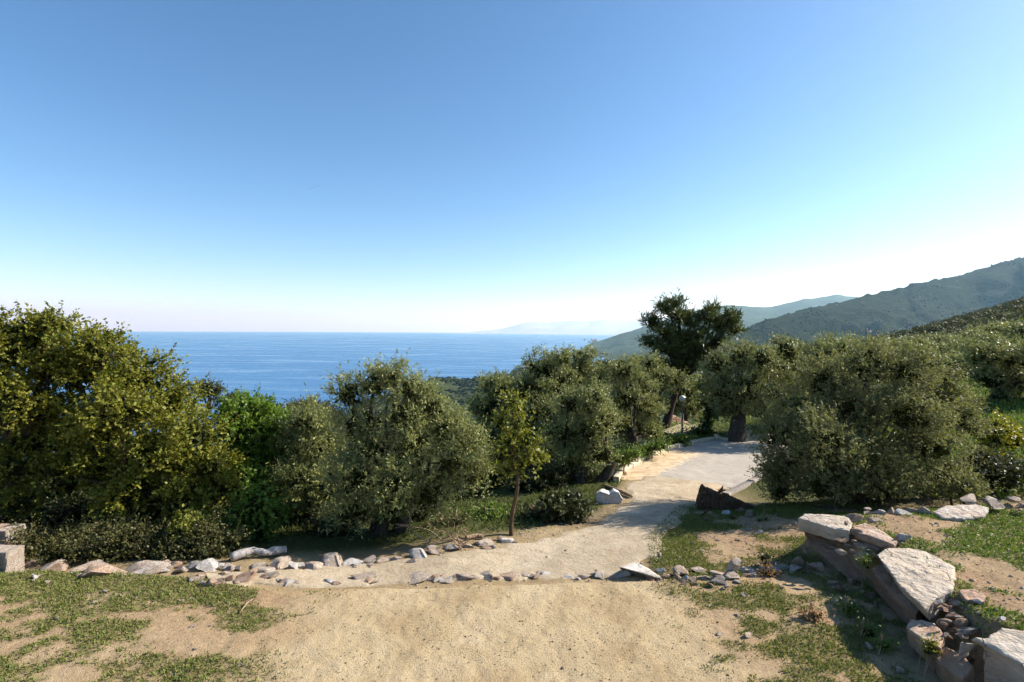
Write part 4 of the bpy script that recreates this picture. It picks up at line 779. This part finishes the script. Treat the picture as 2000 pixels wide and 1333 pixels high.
slab('sunken_slab', 'broad pale rock sunk in the earth at the back of the bank', zp([(1822, 1000, .84), (1850, 988, .9), (1905, 984, .94), (1932, 992, .95), (1925, 1008, .9), (1880, 1014, .86), (1840, 1012, .84)]), (0.0, 0.05, -0.2), 'rock', 0.95, 0.03, 0.08)
slab('under_ledge', 'shaded brown rock layer under the left side of the flat slab', zp([(1700, 1112, .42), (1722, 1100, .46), (1770, 1130, .48), (1800, 1180, .46), (1790, 1204, .38), (1748, 1168, .38)]), (0.16, 0.12, -0.42), 'slabbrown', 0.95, 0.03, 0.12)
slab('lower_ledge', 'brown rock layer between the ledge rock and the corner boulder', zp([(1800, 1262, .30), (1838, 1256, .40), (1872, 1268, .5), (1900, 1300, .5), (1880, 1330, .36), (1838, 1300, .3)]), (0.12, 0.06, -0.4), 'slabbrown', 0.95, 0.03, 0.12)
slab('back_ledge', 'pale rock edge sticking out of the bank above the rubble heap', zp([(1870, 1150, .82), (1900, 1146, .84), (1930, 1160, .84), (1925, 1176, .8), (1885, 1172, .78)]), (0.02, 0.06, -0.22), 'rockpink', 0.95, 0.025, 0.08)
for k in range(26):
    t_ = k / 25; a_ = np.interp(t_, [0, .35, .6, 1], [1590, 1730, 1800, 1960]) + J(-26, 30); b_ = np.interp(t_, [0, .35, .6, 1], [1105, 1170, 1225, 1330]) + J(-16, 22)
    o = stone('fallen_stone', a_, b_, J(10, 26), J(8, 16), ['rockpink', 'slabbrown', 'rock'][k % 3]); tag(o, 'broken stone fallen at the shaded foot of the slabs', 'stone', 'broken stones at the foot of the slabs')
for k, (a, b, z, w, h, mt, lab) in enumerate([
    (1645, 1034, .78, 22, 14, 'rockpink', 'small brown stone wedged under the top slab'), (1648, 1052, .66, 24, 16, 'rock', 'pale rounded stone in the middle of the stack'), (1655, 1068, .56, 18, 14, 'rock', 'small grey stone below the pale rounded one in the stack'),
    (1688, 1088, .50, 30, 14, 'rockpink', 'flat tan stone at the bottom of the stack by the grass tuft'), (1768, 1050, .84, 26, 18, 'white', 'white block lying right of the wedge slab'), (1752, 1060, .8, 14, 22, 'rockpink', 'small upright stone left of the white block'), (1668, 1014, .9, 36, 16, 'rockpink', 'brown stone behind the top slab'), (1706, 1018, .88, 36, 10, 'rock', 'thin flat stone lying behind the wedge slab'), (1655, 1024, .94, 12, 8, 'rockpink', 'tiny stone resting on the top slab'),
    (1562, 1094, .12, 24, 24, 'rockpink', 'reddish block at the foot of the leaning slab'), (1580, 1078, .25, 20, 18, 'rockpink', 'reddish stone tucked under the leaning slab'), (1556, 1112, .04, 40, 12, 'rock', 'flat grey stone below the reddish block'), (1598, 1108, .08, 30, 20, 'rockpink', 'shaded stone under the middle of the leaning slab'),
    (1826, 1180, .66, 40, 22, 'white', 'whitish stone on the tip of the flat slab'), (1870, 1178, .64, 46, 20, 'rockpink', 'tan block behind the rubble heap'), (1862, 1196, .6, 52, 14, 'rockpink', 'long tan stone across the rubble heap'), (1864, 1208, .56, 26, 20, 'rockpink', 'cube shaped brown stone in the rubble heap'), (1848, 1222, .5, 30, 18, 'rock', 'dark grey stone at the front of the rubble heap'), (1885, 1224, .56, 40, 22, 'rockpink', 'angular brown stone lowest in the rubble heap'), (1898, 1234, .56, 44, 14, 'rock', 'flat slanted stone resting against the corner boulder'), (1925, 1208, .66, 40, 18, 'rockpink', 'red brown stone at the back of the rubble heap'), (1900, 1194, .66, 34, 10, 'rock', 'thin stone slice in the rubble heap'), (1910, 1176, .78, 20, 9, 'white', 'small white stone behind the rubble heap'), (1958, 1208, .82, 18, 8, 'white', 'small white stone alone in the grass behind the corner boulder'),
    (1722, 1000, .82, 28, 12, 'white', 'bright white flat stone at the back of the bank, tilted one'), (1742, 1000, .82, 22, 14, 'rock', 'grey stone leaning on the bright white stone'), (1698, 1002, .8, 26, 10, 'rock', 'pale stone left of the bright white stone'), (1698, 994, .82, 18, 6, 'rock', 'thin dark stone sliver at the back of the bank'), (1772, 1004, .82, 38, 14, 'white', 'bluish white flat stone at the back of the bank'), (1806, 998, .86, 32, 24, 'rock', 'slanted stone plate standing up at the back of the bank'), (1786, 998, .84, 24, 12, 'rockpink', 'small tan stone beside the slanted plate'), (1900, 976, .98, 40, 9, 'rock', 'thin flat stone behind the broad sunken rock'), (1945, 986, .98, 46, 16, 'rock', 'grey stone right of the broad sunken rock'), (1985, 976, 1.0, 34, 14, 'rock', 'pale stone at the right edge behind the bank'), (1998, 990, 1.0, 30, 14, 'rockpink', 'reddish stone at the right edge of the bank')]):
    o = stone('bank_stone', a, b, w, h, mt, dep=w * 0.7, z=z, sink=0.5, tilt=0.2); tag(o, lab, 'stone')

for k in range(34):
    if k < 14: a_, b_, z_ = J(1636, 1722), J(1040, 1098), 0; z_ = 0.82 - (b_ - 1040) * 0.006
    else: a_, b_, z_ = J(1826, 1950), J(1166, 1246), 0; z_ = 0.74 - (b_ - 1166) * 0.003
    w_ = J(8, 22); o = stone('packed_stone', a_, b_, w_, w_ * J(.4, .8), ['rockpink', 'rock', 'slabbrown'][k % 3], dep=w_ * J(.6, 1), z=z_, sink=0.5, tilt=0.3)
    tag(o, 'small broken stone packed between the stacked slabs' if k < 14 else 'small broken stone in the rubble heap beside the corner boulder', 'stone', 'stones packed in the slab stack' if k < 14 else 'stones of the rubble heap')
# dry stone wall end at the left edge
def box_stone_mesh(seed):
    rg = np.random.default_rng(seed); bm = bmesh.new(); bmesh.ops.create_cube(bm, size=1.0)
    bmesh.ops.bevel(bm, geom=bm.edges[:], offset=0.07, segments=1, affect='EDGES')
    for v in bm.verts: v.co += Vector(rg.normal(0, 0.022, 3))
    me = bpy.data.meshes.new('stone'); bm.to_mesh(me); bm.free(); return me
BOXES = [box_stone_mesh(i) for i in range(8)]; _bc = {}
def box_stone(parent, loc, dims, mat, rz=0.0):
    i = int(rng.integers(0, 8)); k = (i, mat)
    if k not in _bc: d = BOXES[i].copy(); d.materials.append(M[mat]); _bc[k] = d
    o = link('stone', _bc[k], None, parent); o.location = [float(v) for v in loc]; o.scale = [float(v) for v in dims]; o.rotation_euler = (rng.normal(0, .02), rng.normal(0, .02), rz + rng.normal(0, .02)); return o
def dry_wall(name, label, a, b, thick, height, courses, slen, mats, cope=True, follow=True):
    a = np.array(a, float); b = np.array(b, float); d = b - a; Ln = np.hypot(*d[:2]); ang = math.atan2(d[1], d[0])
    root = empty(name, (a[0], a[1], G(a[0], a[1]))); tag(root, label, 'stone wall', kind='thing'); h = height / courses
    for c in range(courses):
        t = 0.0 if c % 2 == 0 else -slen * 0.45
        while t < Ln:
            l = slen * J(0.7, 1.35); t1 = min(t + l, Ln); m = (max(t, 0) + t1) / 2; l = t1 - max(t, 0)
            if l > slen * 0.15:
                x_, y_ = a[0] + d[0] * m / Ln, a[1] + d[1] * m / Ln
                gz = G(x_, y_) - root.location[2] if follow else 0.0
                box_stone(root, (x_ - a[0], y_ - a[1], gz + (c + 0.5) * h - 0.05), (l * 0.97, thick * J(0.94, 1.06), h * (0.97 if c < courses - 1 or not cope else 1.1)), mats[int(rng.integers(0, len(mats)))], ang)
            t = t1
    return root
w1 = Pz(12, 1117, 0.0)
dry_wall('stone_wall', 'end of a low dry stone wall at the left edge of the terrace', (w1[0] - 3.2, w1[1] + .19, 0), (w1[0], w1[1] + .19, 0), 0.36, 0.74, 7, 0.24, ('rock', 'rock', 'slab'), follow=False)
w2 = P(15, 1035, 10.9)
dry_wall('stone_pillar', 'top of a yellowish stone pillar behind the wall end', (w2[0] - 0.7, w2[1] + .2, 0), (w2[0], w2[1] + .2, 0), 0.45, w2[2] + 0.06 - float(G(w2[0], w2[1])), 7, 0.34, ('rock', 'rock', 'rockpink'), follow=False)
a = P(1306, 826, 37.5); b = P(1372, 818, 40.5); dry_wall('garden_wall', 'low brown stone wall behind the lamp post', a, b, 0.4, 0.62, 4, 0.42, ('slabbrown', 'slabbrown', 'rockpink'))
a = P(1393, 812, 42.0); b = P(1442, 806, 44.0); dry_wall('garden_wall', 'far piece of low brown stone wall right of the ivy trunk', a, b, 0.4, 0.6, 4, 0.42, ('slabbrown', 'slabbrown', 'rockpink'))
strip('garden_path', [(1288, 842), (1318, 832), (1350, 828), (1376, 823)], [(1318, 852), (1345, 846), (1362, 838), (1384, 829)], 40, 14, 0.03, M['road'], lambda me, A, w: attr(me, 'edge', w.ravel()))

# kerbs
def kerb(name, label, pix, width, height, step, drop=0.1, mat='kerb', cat='kerb', off=0.0):
    p = hit(*np.array(pix, float).T); n = max(2, int(np.linalg.norm(np.diff(p[:, :2], axis=0), axis=1).sum() / step)); q = resamp(p, n * 6 + 1)
    # smooth the line
    for _ in range(3): q[1:-1] = (q[:-2] + q[1:-1] * 2 + q[2:]) / 4
    root = empty(name, (q[0][0], q[0][1], G(q[0][0], q[0][1]))); tag(root, label, cat, kind='thing')
    for i in range(n):
        s_ = q[i * 6:i * 6 + 7].copy(); L0 = np.linalg.norm(s_[-1] - s_[0]); s_[0] += (s_[1] - s_[0]) * 0.04; s_[-1] += (s_[-2] - s_[-1]) * 0.04
        t = np.gradient(s_[:, :2], axis=0); t /= np.linalg.norm(t, axis=1)[:, None]; nr = np.stack([-t[:, 1], t[:, 0]], 1)
        z = G(s_[:, 0], s_[:, 1]) + 0.045; b_ = 0.02; hw = width / 2; jz = rng.normal(0, 0.006)
        prof = [(-hw, -drop), (-hw, height - b_), (-hw + b_, height), (hw - b_, height), (hw, height - b_), (hw, -drop)]
        Vv = np.array([[(s_[k, 0] + nr[k, 0] * u_, s_[k, 1] + nr[k, 1] * u_, z[k] + w_ + jz) for u_, w_ in prof] for k in range(7)]).reshape(-1, 3) - np.array(root.location)
        Q = [[k * 6 + j, k * 6 + (j + 1) % 6, (k + 1) * 6 + (j + 1) % 6, (k + 1) * 6 + j] for k in range(6) for j in range(6)]
        Q += [[0, 1, 4, 5], [1, 2, 3, 4], [41, 40, 37, 36], [40, 39, 38, 37]]
        link('kerb_stone', mesh_np('kerb_stone', Vv, Q), M[mat], root)
    return root
kerb('kerb', 'curved tan concrete kerb along the left side of the parking lot', [(1203, 943), (1212, 928), (1240, 911), (1265, 898), (1300, 883), (1350, 869), (1392, 861)], 0.22, 0.16, 1.3)
kerb('island_kerb', 'rounded kerb ring around the thick olive trunk', [(1398, 855), (1402, 860), (1420, 864), (1440, 865), (1458, 862), (1463, 857), (1456, 852), (1466, 847)], 0.2, 0.16, 0.9)
kerb('retaining_wall', 'dark low retaining wall at the near right edge of the parking lot', [(1416, 969), (1450, 953), (1478, 938), (1510, 921)], 0.25, 0.05, 2.0, 0.75, 'wallface', 'wall')

# lamp post
lp = hit(1332, 851)[0]; Dl = lp[1]; g0 = P(1333, 779, Dl); root = empty('lamp_post', lp); tag(root, 'lamp post with white globe on a slim grey pole beside the lot', 'lamp post')
hgt = g0[2] - lp[2]
T = Tubes(); T.add([(0, 0, -0.1), (0, 0, hgt - 0.2)], [0.055, 0.042], 10, False); link('pole', T.mesh('pole'), M['metal'], root)
T = Tubes(); T.add([(0, 0, -0.1), (0, 0, 0.02), (0, 0, 0.3), (0, 0, 0.34)], [0.10, 0.10, 0.085, 0.05], 12, False); link('base', T.mesh('base'), M['metal'], root)
T = Tubes(); T.add([(0, 0, hgt - 0.25), (0, 0, hgt - 0.2), (0, 0, hgt - 0.16)], [0.05, 0.09, 0.10], 12, False); link('collar', T.mesh('collar'), M['metal'], root)
bm = bmesh.new(); bmesh.ops.create_uvsphere(bm, u_segments=28, v_segments=18, radius=0.20)
for f_ in bm.faces: f_.smooth = True
me = bpy.data.meshes.new('globe'); bm.to_mesh(me); bm.free(); gl = link('globe', me, M['globe'], root); gl.location = (0, 0, hgt)
bm = bmesh.new(); bmesh.ops.create_cube(bm, size=1.0); bmesh.ops.bevel(bm, geom=bm.edges[:], offset=0.04, segments=1, affect='EDGES'); me = bpy.data.meshes.new('footing'); bm.to_mesh(me); bm.free()
ft = link('footing', me, M['wallface'], root); ft.scale = (0.55, 0.45, 0.34); ft.location = (-0.05, -0.25, 0.02)

# electricity poles on the right-hand slope
def epole(label, px_, top, bot, D_, w, arm, mat='pole'):
    t = P(px_, top, D_); base = np.array([t[0], t[1], P(px_, bot, D_)[2] - 1.5]); root = empty('electricity_pole', base); tag(root, label, 'pole')
    h = t[2] - base[2]; T = Tubes(); T.add([(0, 0, 0), (0, 0, h)], [w, w * 0.8], 8, False); link('pole', T.mesh('pole'), M[mat], root)
    T = Tubes(); T.add([(0, 0, h - 0.02), (0, 0, h + w * 0.5)], [w * 1.0, w * 0.6], 8, False); link('cap', T.mesh('cap'), M[mat], root)
    T = Tubes(); T.add([(-arm, 0, h - 0.35), (0, -w, h - 0.3), (arm, 0, h - 0.35)], [w * 0.3] * 3, 6); link('crossarm', T.mesh('crossarm'), M[mat], root)
    for sx in (-0.85, 0.85):
        T = Tubes(); T.add([(arm * sx, 0, h - 0.32), (arm * sx, 0, h - 0.12)], [w * 0.35, w * 0.2], 6); link('insulator', T.mesh('insulator'), M['whiteplastic'], root)
    return t
e1 = epole('thick pale electricity pole rising above the olive tops', 1692, 643, 672, 70, 0.17, 0.7)
e2 = epole('thin dark electricity pole before the middle hill', 1771, 628, 648, 150, 0.14, 0.6)
e3 = epole('thin electricity pole among the scrub near the right edge', 1966, 606, 622, 180, 0.16, 0.7)
for (a_, b_, lab) in [(e1, e2, 'slack cable between the thick pale pole and the thin dark pole'), (e2, e3, 'slack cable running up the scrubby hillside')]:
    t_ = np.linspace(0, 1, 24)[:, None]; p = a_ + (b_ - a_) * t_; p[:, 2] -= 0.35 + 1.6 * 4 * (t_ * (1 - t_))[:, 0]
    T = Tubes(); o0 = p[0].copy(); T.add(p - o0, [0.009] * 24, 5, False); o = link('power_cable', T.mesh('power_cable'), M['metal']); o.location = [float(v) for v in o0]; tag(o, lab, 'cable')

# wood lying about
def log(name, label, pts, radii, mat, cat, sides=9, twigs=0):
    p = np.array(pts, float); b0 = p[0].copy(); q = resamp(p, 14); rad = np.interp(np.linspace(0, 1, 14), np.linspace(0, 1, len(radii)), radii) * rng.uniform(0.88, 1.12, 14)
    T = Tubes(); T.add(np.concatenate([[q[0]], q, [q[-1]]]) - b0, np.concatenate([[rad[0] * .2], rad, [rad[-1] * .2]]), sides, False)
    for k in range(twigs):
        i = int(rng.integers(3, 12)); d_ = rdir(1)[0]; d_[2] = abs(d_[2]); T.limb(q[i] - b0, q[i] - b0 + d_ * J(.15, .45), rad[i] * .4, rad[i] * .12, 5, .12, 4)
    o = link(name, T.mesh(name), M[mat]); o.location = [float(v) for v in b0]; tag(o, label, cat); return o
def gp(px_, py_, dz=0.0): q = hit(px_, py_)[0]; return q + [0, 0, dz]
log('fallen_log', 'pale weathered log lying behind the left road stones', [gp(450, 1098, .08), gp(475, 1094, .14), gp(495, 1090, .15), gp(520, 1091, .12), gp(540, 1089, .13), gp(558, 1086, .14)], [0.09, 0.085, 0.07, 0.07, 0.10, 0.08], 'palewood', 'log')
log('plank', 'weathered wooden beam lying behind the white boulder', [gp(1180, 952, .06), gp(1205, 962, .06), gp(1234, 975, .06)], [0.06, 0.06, 0.055], 'deadwood', 'beam', 4)
log('short_log', 'short brown log lying by the road under the young oak', [gp(910, 1058, .06), gp(930, 1055, .08), gp(944, 1054, .06)], [0.05, 0.06, 0.05], 'deadwood', 'log')
log('stick', 'broken stick lying in the grass left of the path', [gp(468, 1200, .02), gp(482, 1186, .05), gp(495, 1173, .03)], [0.012, 0.016, 0.01], 'deadwood', 'stick', 5, 2)
root = empty('dead_branches', gp(870, 1060)); tag(root, 'heap of bare dead branches between the large olive and the young oak', 'branches')
for k in range(16):
    T = Tubes(); a_ = gp(J(835, 915), J(1040, 1070), 0.03) - np.array(root.location); d_ = rng.normal(0, 1, 3) * [.45, .25, .2]; d_[2] = abs(d_[2]) + .05
    pth = T.limb(a_, a_ + d_, 0.018, 0.006, 8, .14, 5)
    for q in range(3): T.limb(pth[3 + q], pth[3 + q] + rng.normal(0, .14, 3) + [0, 0, .08], 0.008, 0.003, 4, .15, 4)
    link('branch', T.mesh('branch'), M['deadwood'], root)
# uprooted stump
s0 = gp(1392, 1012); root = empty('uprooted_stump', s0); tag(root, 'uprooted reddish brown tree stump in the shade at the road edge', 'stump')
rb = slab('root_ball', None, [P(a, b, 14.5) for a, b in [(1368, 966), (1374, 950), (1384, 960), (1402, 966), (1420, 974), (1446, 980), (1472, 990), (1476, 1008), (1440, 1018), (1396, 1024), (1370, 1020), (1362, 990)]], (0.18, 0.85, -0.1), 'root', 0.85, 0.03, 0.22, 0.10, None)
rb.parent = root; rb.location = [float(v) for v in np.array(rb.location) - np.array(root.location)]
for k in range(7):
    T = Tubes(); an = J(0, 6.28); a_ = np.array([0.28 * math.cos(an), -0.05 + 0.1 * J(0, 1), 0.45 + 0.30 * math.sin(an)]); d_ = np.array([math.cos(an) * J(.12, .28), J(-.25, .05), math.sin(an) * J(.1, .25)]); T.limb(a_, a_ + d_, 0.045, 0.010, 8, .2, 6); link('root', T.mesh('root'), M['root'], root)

# small odds and ends
o = stone('white_scrap', 392, 1087, 9, 10, 'white', sink=0.0); o.data = o.data.copy(); o.data.materials[0] = M['whiteplastic']; tag(o, 'small white scrap in front of the bramble hedge', 'litter')
p = P(932, 965, 19.0); bm = bmesh.new(); bmesh.ops.create_cone(bm, segments=14, radius1=0.14, radius2=0.18, depth=0.14, cap_ends=True); bmesh.ops.bevel(bm, geom=bm.edges[:], offset=0.01, segments=1, affect='EDGES')
me = bpy.data.meshes.new('red_tub'); bm.to_mesh(me); bm.free(); o = link('red_tub', me, M['red']); o.location = [float(p[0]), float(p[1]), float(G(p[0], p[1])) + 0.07]; tag(o, 'small red plastic thing glimpsed between the olive and the young oak', 'tub')

for a, b, D_, rx_, ry_, sp_, lab in [(1497, 1098, 9.9, 14, 26, 'hedge', 'tall flowering weed growing out of the rubble row'), (1690, 1235, 7.6, 26, 24, 'herb', 'leafy weed in the grass left of the ledge rock'), (1660, 1195, 8.2, 20, 16, 'herb', 'small weed in the shade of the flat slab'), (1725, 1262, 7.2, 22, 18, 'herb', 'dark leafy weed at the foot of the ledge rock'), (1815, 1262, 6.7, 20, 28, 'limeherb', 'yellow green cushion plant hanging under the ledge rock'), (1590, 1205, 8.1, 22, 10, 'dry', 'clump of dry brown leaves on the grass below the slabs'), (1510, 1122, 9.5, 26, 10, 'dry', 'dry leaves heaped at the foot of the tall weed'), (1490, 1022, 13.0, 14, 16, 'herb', 'tuft of tall grass on the field near the bush'), (1692, 1102, 9.0, 14, 14, 'herb', 'green tuft between the leaning slab and the flat slab')]:
    tree('weed_plant', lab, sp_, D_, a, [(a + J(-.5, .5) * rx_, b + J(-.4, .4) * ry_, rx_ * .5, ry_ * .5, J(-.05, .05)) for _ in range(5)], 0.006, 'plant', None, 3, False, 0.35, 0.3, nsub=10)
# ------------------------------------------------------------------ ground cover
def blades(name, label, pts, L, Wd, mat, upness=1.0, kind='stuff', flat=0.0):
    n = len(pts); ax = rng.normal(0, 0.55, (n, 3)); ax[:, 2] = np.abs(ax[:, 2]) * 0.5 + upness * rng.uniform(0.3, 1.0, n)
    nr = rdir(n) + [0, 0, flat]; sz = rng.uniform(0.5, 1.3, n); v, q = leaf_quads(pts, ax, nr, L * sz, Wd * sz)
    me = mesh_np(name, v, q); attr(me, 'rnd', rng.uniform(0, 1, n), 'FACE'); attr(me, 'clump', fbm(pts[:, 0] * 1.5, pts[:, 1] * 1.5, 71), 'FACE')
    o = link(name, me, M[mat]); tag(o, label, 'grass', kind=kind); return o
def scatter(n, x0, x1, y0, y1, f):
    x = rng.uniform(x0, x1, n); y = rng.uniform(y0, y1, n); k = rng.uniform(0, 1, n) < f(x, y); x, y = x[k], y[k]
    return np.stack([x, y, G(x, y)], 1)
def m_terr(x, y):
    on = (y < y_edge(x) + 0.05) & (bank_mask(x, y) < 0.1); return grass_amount(x, y) * on * (np.abs(x) < y * 1.12 + 0.4) * (0.35 + 0.65 * fbm(x * 6, y * 6, 44, 2) * 1.6).clip(0, 1)
pt = scatter(330000, -12.5, 8, 5.2, 11, m_terr); pt = pt[:80000]
blades('grass', 'patchy short grass on the terrace', pt, 0.05, 0.016, 'grass', 0.6, flat=0.6)
pt = scatter(100000, 5.2, 14, 5.2, 12, lambda x, y: (bank_mask(x, y) > 0.5) * sstep(0.37, 0.53, fbm(x * 0.9, y * 1.1, 131, 4)) * (x < y * 1.12 + 0.4)); 
blades('bank_grass', 'green tufts on the bank around the slabs', pt[:42000], 0.06, 0.018, 'weed', 0.6, flat=0.5)
pt = scatter(120000, 2.2, 10, 9.6, 15, lambda x, y: (y > y_edge(x) + .1) * (bank_mask(x, y) < .1) * sstep(0.35, 0.54, fbm(x * 0.8, y * 1.0, 141, 4)) * (x > np.interp(y, [9, 12, 14, 16], [2.6, 3.2, 4.4, 5.6]))); 
blades('field_grass', 'short green grass on the field between road and slabs', pt, 0.06, 0.014, 'grass', 0.7, flat=0.4)
pt = scatter(60000, -15, 6, 10.6, 28, lambda x, y: (y > np.interp(x, [-9, -6, -3, 0, 2.5, 4.6, 6], [11, 11.3, 11.9, 12.6, 14.6, 20.2, 27])) * sstep(0.35, 0.6, fbm(x * 0.7, y * 0.7, 151, 4)))
blades('undergrowth', 'green weeds and grass under the trees', pt, 0.14, 0.028, 'undergrowth', 0.8, flat=0.2)
pt = scatter(70000, 12, 45, 14, 50, lambda x, y: (x > y * 0.72) * (x < y * 1.15) * 0.9)
blades('meadow_grass', 'bright green grass on the sunny slope at the right', pt, 0.28, 0.05, 'weed', 0.9, flat=0.2)
pt = scatter(14000, 9, 18, 26, 46, lambda x, y: (x > y * 0.30) * (x < y * 0.52) * (y > 30 + 0 * x) * 0.8); blades('lot_grass', 'bright grass behind the kerbed island', pt, 0.16, 0.04, 'weed', 0.8, flat=0.2)
# pebbles
def pebbles(name, label, pts, size, mat):
    o8 = np.array([(1, 0, 0), (0, 1, 0), (-1, 0, 0), (0, -1, 0), (0, 0, 1), (0, 0, -1)], float); f8 = np.array([(0, 1, 4), (1, 2, 4), (2, 3, 4), (3, 0, 4), (1, 0, 5), (2, 1, 5), (3, 2, 5), (0, 3, 5)])
    n = len(pts); a = rng.uniform(0, 6.28, n); s_ = size * rng.lognormal(0, 0.38, n)
    v = o8[None] * rng.uniform(0.55, 1.3, (n, 6, 1)) * s_[:, None, None] * np.array([1, 1, 0.7]); c_, d_ = np.cos(a)[:, None], np.sin(a)[:, None]
    v = np.stack([v[..., 0] * c_ - v[..., 1] * d_, v[..., 0] * d_ + v[..., 1] * c_, v[..., 2] + s_[:, None] * 0.25], -1) + pts[:, None]
    me = mesh_np(name, v.reshape(-1, 3), tris=(f8[None] + (np.arange(n) * 6)[:, None, None]).reshape(-1, 3)); tag(link(name, me, M[mat]), label, 'gravel', kind='stuff')
pt = scatter(26000, -8, 8, 5.2, 10.2, lambda x, y: (y < y_edge(x)) * (np.abs(x) < y * 1.1) * (0.25 + 0.75 * fbm(x * 1.5, y * 1.5, 161)) * np.where(np.abs(x) > 3.2, 0.5, 1.0))
pebbles('gravel', 'fine gravel over the sandy terrace', pt, 0.0065, 'sandstone')
pt = scatter(9000, -6, 14, 5.2, 15, lambda x, y: np.maximum((y > y_edge(x)) * (x > -3) * (y < np.interp(x, [-3, 0, 3, 6, 14], [11, 12.5, 15, 15, 15])) * 0.7, bank_mask(x, y)))
pebbles('rubble_chips', 'pale stone chips on the road edge and the bank', pt, 0.018, 'rock')
# scrub over the near hillside
nb = 2600; ii = rng.integers(0, A_near.shape[0], nb); jj = (A_near.shape[1] * rng.beta(1.3, 1.0, nb)).astype(int).clip(0, A_near.shape[1] - 1)
pc = A_near[ii, jj] + rng.normal(0, .6, (nb, 3)) * [1, 1, 0]; keep = (fbm(pc[:, 0] / 22, pc[:, 1] / 22, 171) > 0.42) & (pc[:, 0] < pc[:, 1] * 1.15); pc = pc[keep]; nb = len(pc)
rad = rng.uniform(0.9, 2.3, nb); q = 64; dv = rdir(nb * q).reshape(nb, q, 3); dv[..., 2] = np.abs(dv[..., 2]) * 0.9 - 0.1
lump = 1 + 0.35 * rng.normal(0, 1, (nb, q, 1)) * 0.6
pp = (pc[:, None] + dv * rad[:, None, None] * lump * [1.15, 1.15, 0.9]).reshape(-1, 3); nr = dv.reshape(-1, 3) + rdir(nb * q) * 0.6 + [0, 0, .3]
v, qd = leaf_quads(pp, np.cross(nr, rdir(nb * q)), nr, rng.uniform(0.5, 1.0, nb * q) * np.repeat(rad, q) * 0.5, rng.uniform(0.35, 0.6, nb * q) * np.repeat(rad, q) * 0.5)
me = mesh_np('hillside_scrub', v, qd); attr(me, 'rnd', rng.uniform(0, 1, nb * q), 'FACE'); attr(me, 'clump', np.repeat(rng.uniform(0, 1, nb), q), 'FACE'); tag(link('hillside_scrub', me, M['scrub']), 'brown and green scrub bushes over the near hillside', 'scrub', kind='stuff')

# port and village houses far along the coast
def house(label, px_, py_, D_, w, h, d_, group=None, roof=True):
    p = P(px_, py_, D_); root = empty('coast_house', p); tag(root, label, 'building', group)
    bm = bmesh.new(); bmesh.ops.create_cube(bm, size=1.0); me = bpy.data.meshes.new('wall'); bm.to_mesh(me); bm.free(); o = link('wall', me, M['housewall'], root); o.scale = (w, d_, h); o.location = (0, 0, h / 2)
    Vr = np.array([(-w * .55, -d_ * .55, h), (w * .55, -d_ * .55, h), (w * .55, d_ * .55, h), (-w * .55, d_ * .55, h), (-w * .55, 0, h * 1.3), (w * .55, 0, h * 1.3)])
    link('roof', mesh_np('roof', Vr, [[0, 1, 5, 4], [2, 3, 4, 5], [3, 2, 1, 0]], [[0, 4, 3], [1, 2, 5]]), M['houseroof'], root)
for k in range(14):
    house('tiny pale house of the port town on the far shore', J(1084, 1122), J(683, 690), J(5300, 5600), J(14, 34), J(9, 22), 16, 'houses of the far port town')
for k in range(8):
    house('tiny pale house on the slope by the small cape', J(1018, 1032), J(713, 722), J(3250, 3350), J(10, 18), J(7, 10), 10, 'houses by the small cape')
for k in range(10):
    house('tiny white house at the far foot of the hills', J(1140, 1168), J(665, 671), J(6600, 6900), J(18, 40), J(10, 22), 20, 'houses at the foot of the far hills')
# contrail high above the sea
a_ = P(600, 370.5, 30000); b_ = P(623, 362.5, 30000); T = Tubes(); T.add(np.linspace(0, 1, 12)[:, None] * (b_ - a_), np.linspace(12, 22, 12), 8, False); o = link('contrail', T.mesh('contrail'), None); o.location = [float(v) for v in a_]
t = NT('ice_cloud'); bs = t.new('ShaderNodeBsdfDiffuse'); bs.inputs[0].default_value = (.85, .85, .85, 1); tp = t.new('ShaderNodeBsdfTransparent'); mx = t.new('ShaderNodeMixShader'); mx.inputs[0].default_value = 0.22; t.l.new(tp.outputs[0], mx.inputs[1]); t.l.new(bs.outputs[0], mx.inputs[2]); t.done(mx.outputs[0]); o.data.materials.append(t.m); tag(o, kind='stuff')

# ------------------------------------------------------------------ haze: one closed box of even air
def haze(density):
    bm = bmesh.new(); bmesh.ops.create_cube(bm, size=1.0); me = bpy.data.meshes.new('haze'); bm.to_mesh(me); bm.free()
    o = link('haze', me); z0, z1 = -540.0, 1650.0
    o.scale = (124000, 124000, z1 - z0); o.location = (0, 0, (z0 + z1) / 2)
    t = NT('thin_air'); v = t.new('ShaderNodeVolumePrincipled')
    v.inputs['Color'].default_value = (0.42, 0.73, 1.0, 1); v.inputs['Absorption Color'].default_value = (1, 1, 1, 1); v.inputs['Density'].default_value = density; v.inputs['Anisotropy'].default_value = 0.35
    t.l.new(v.outputs[0], t.out.inputs['Volume']); me.materials.append(t.m)
    tag(o, kind='stuff')
haze(3.3e-5)
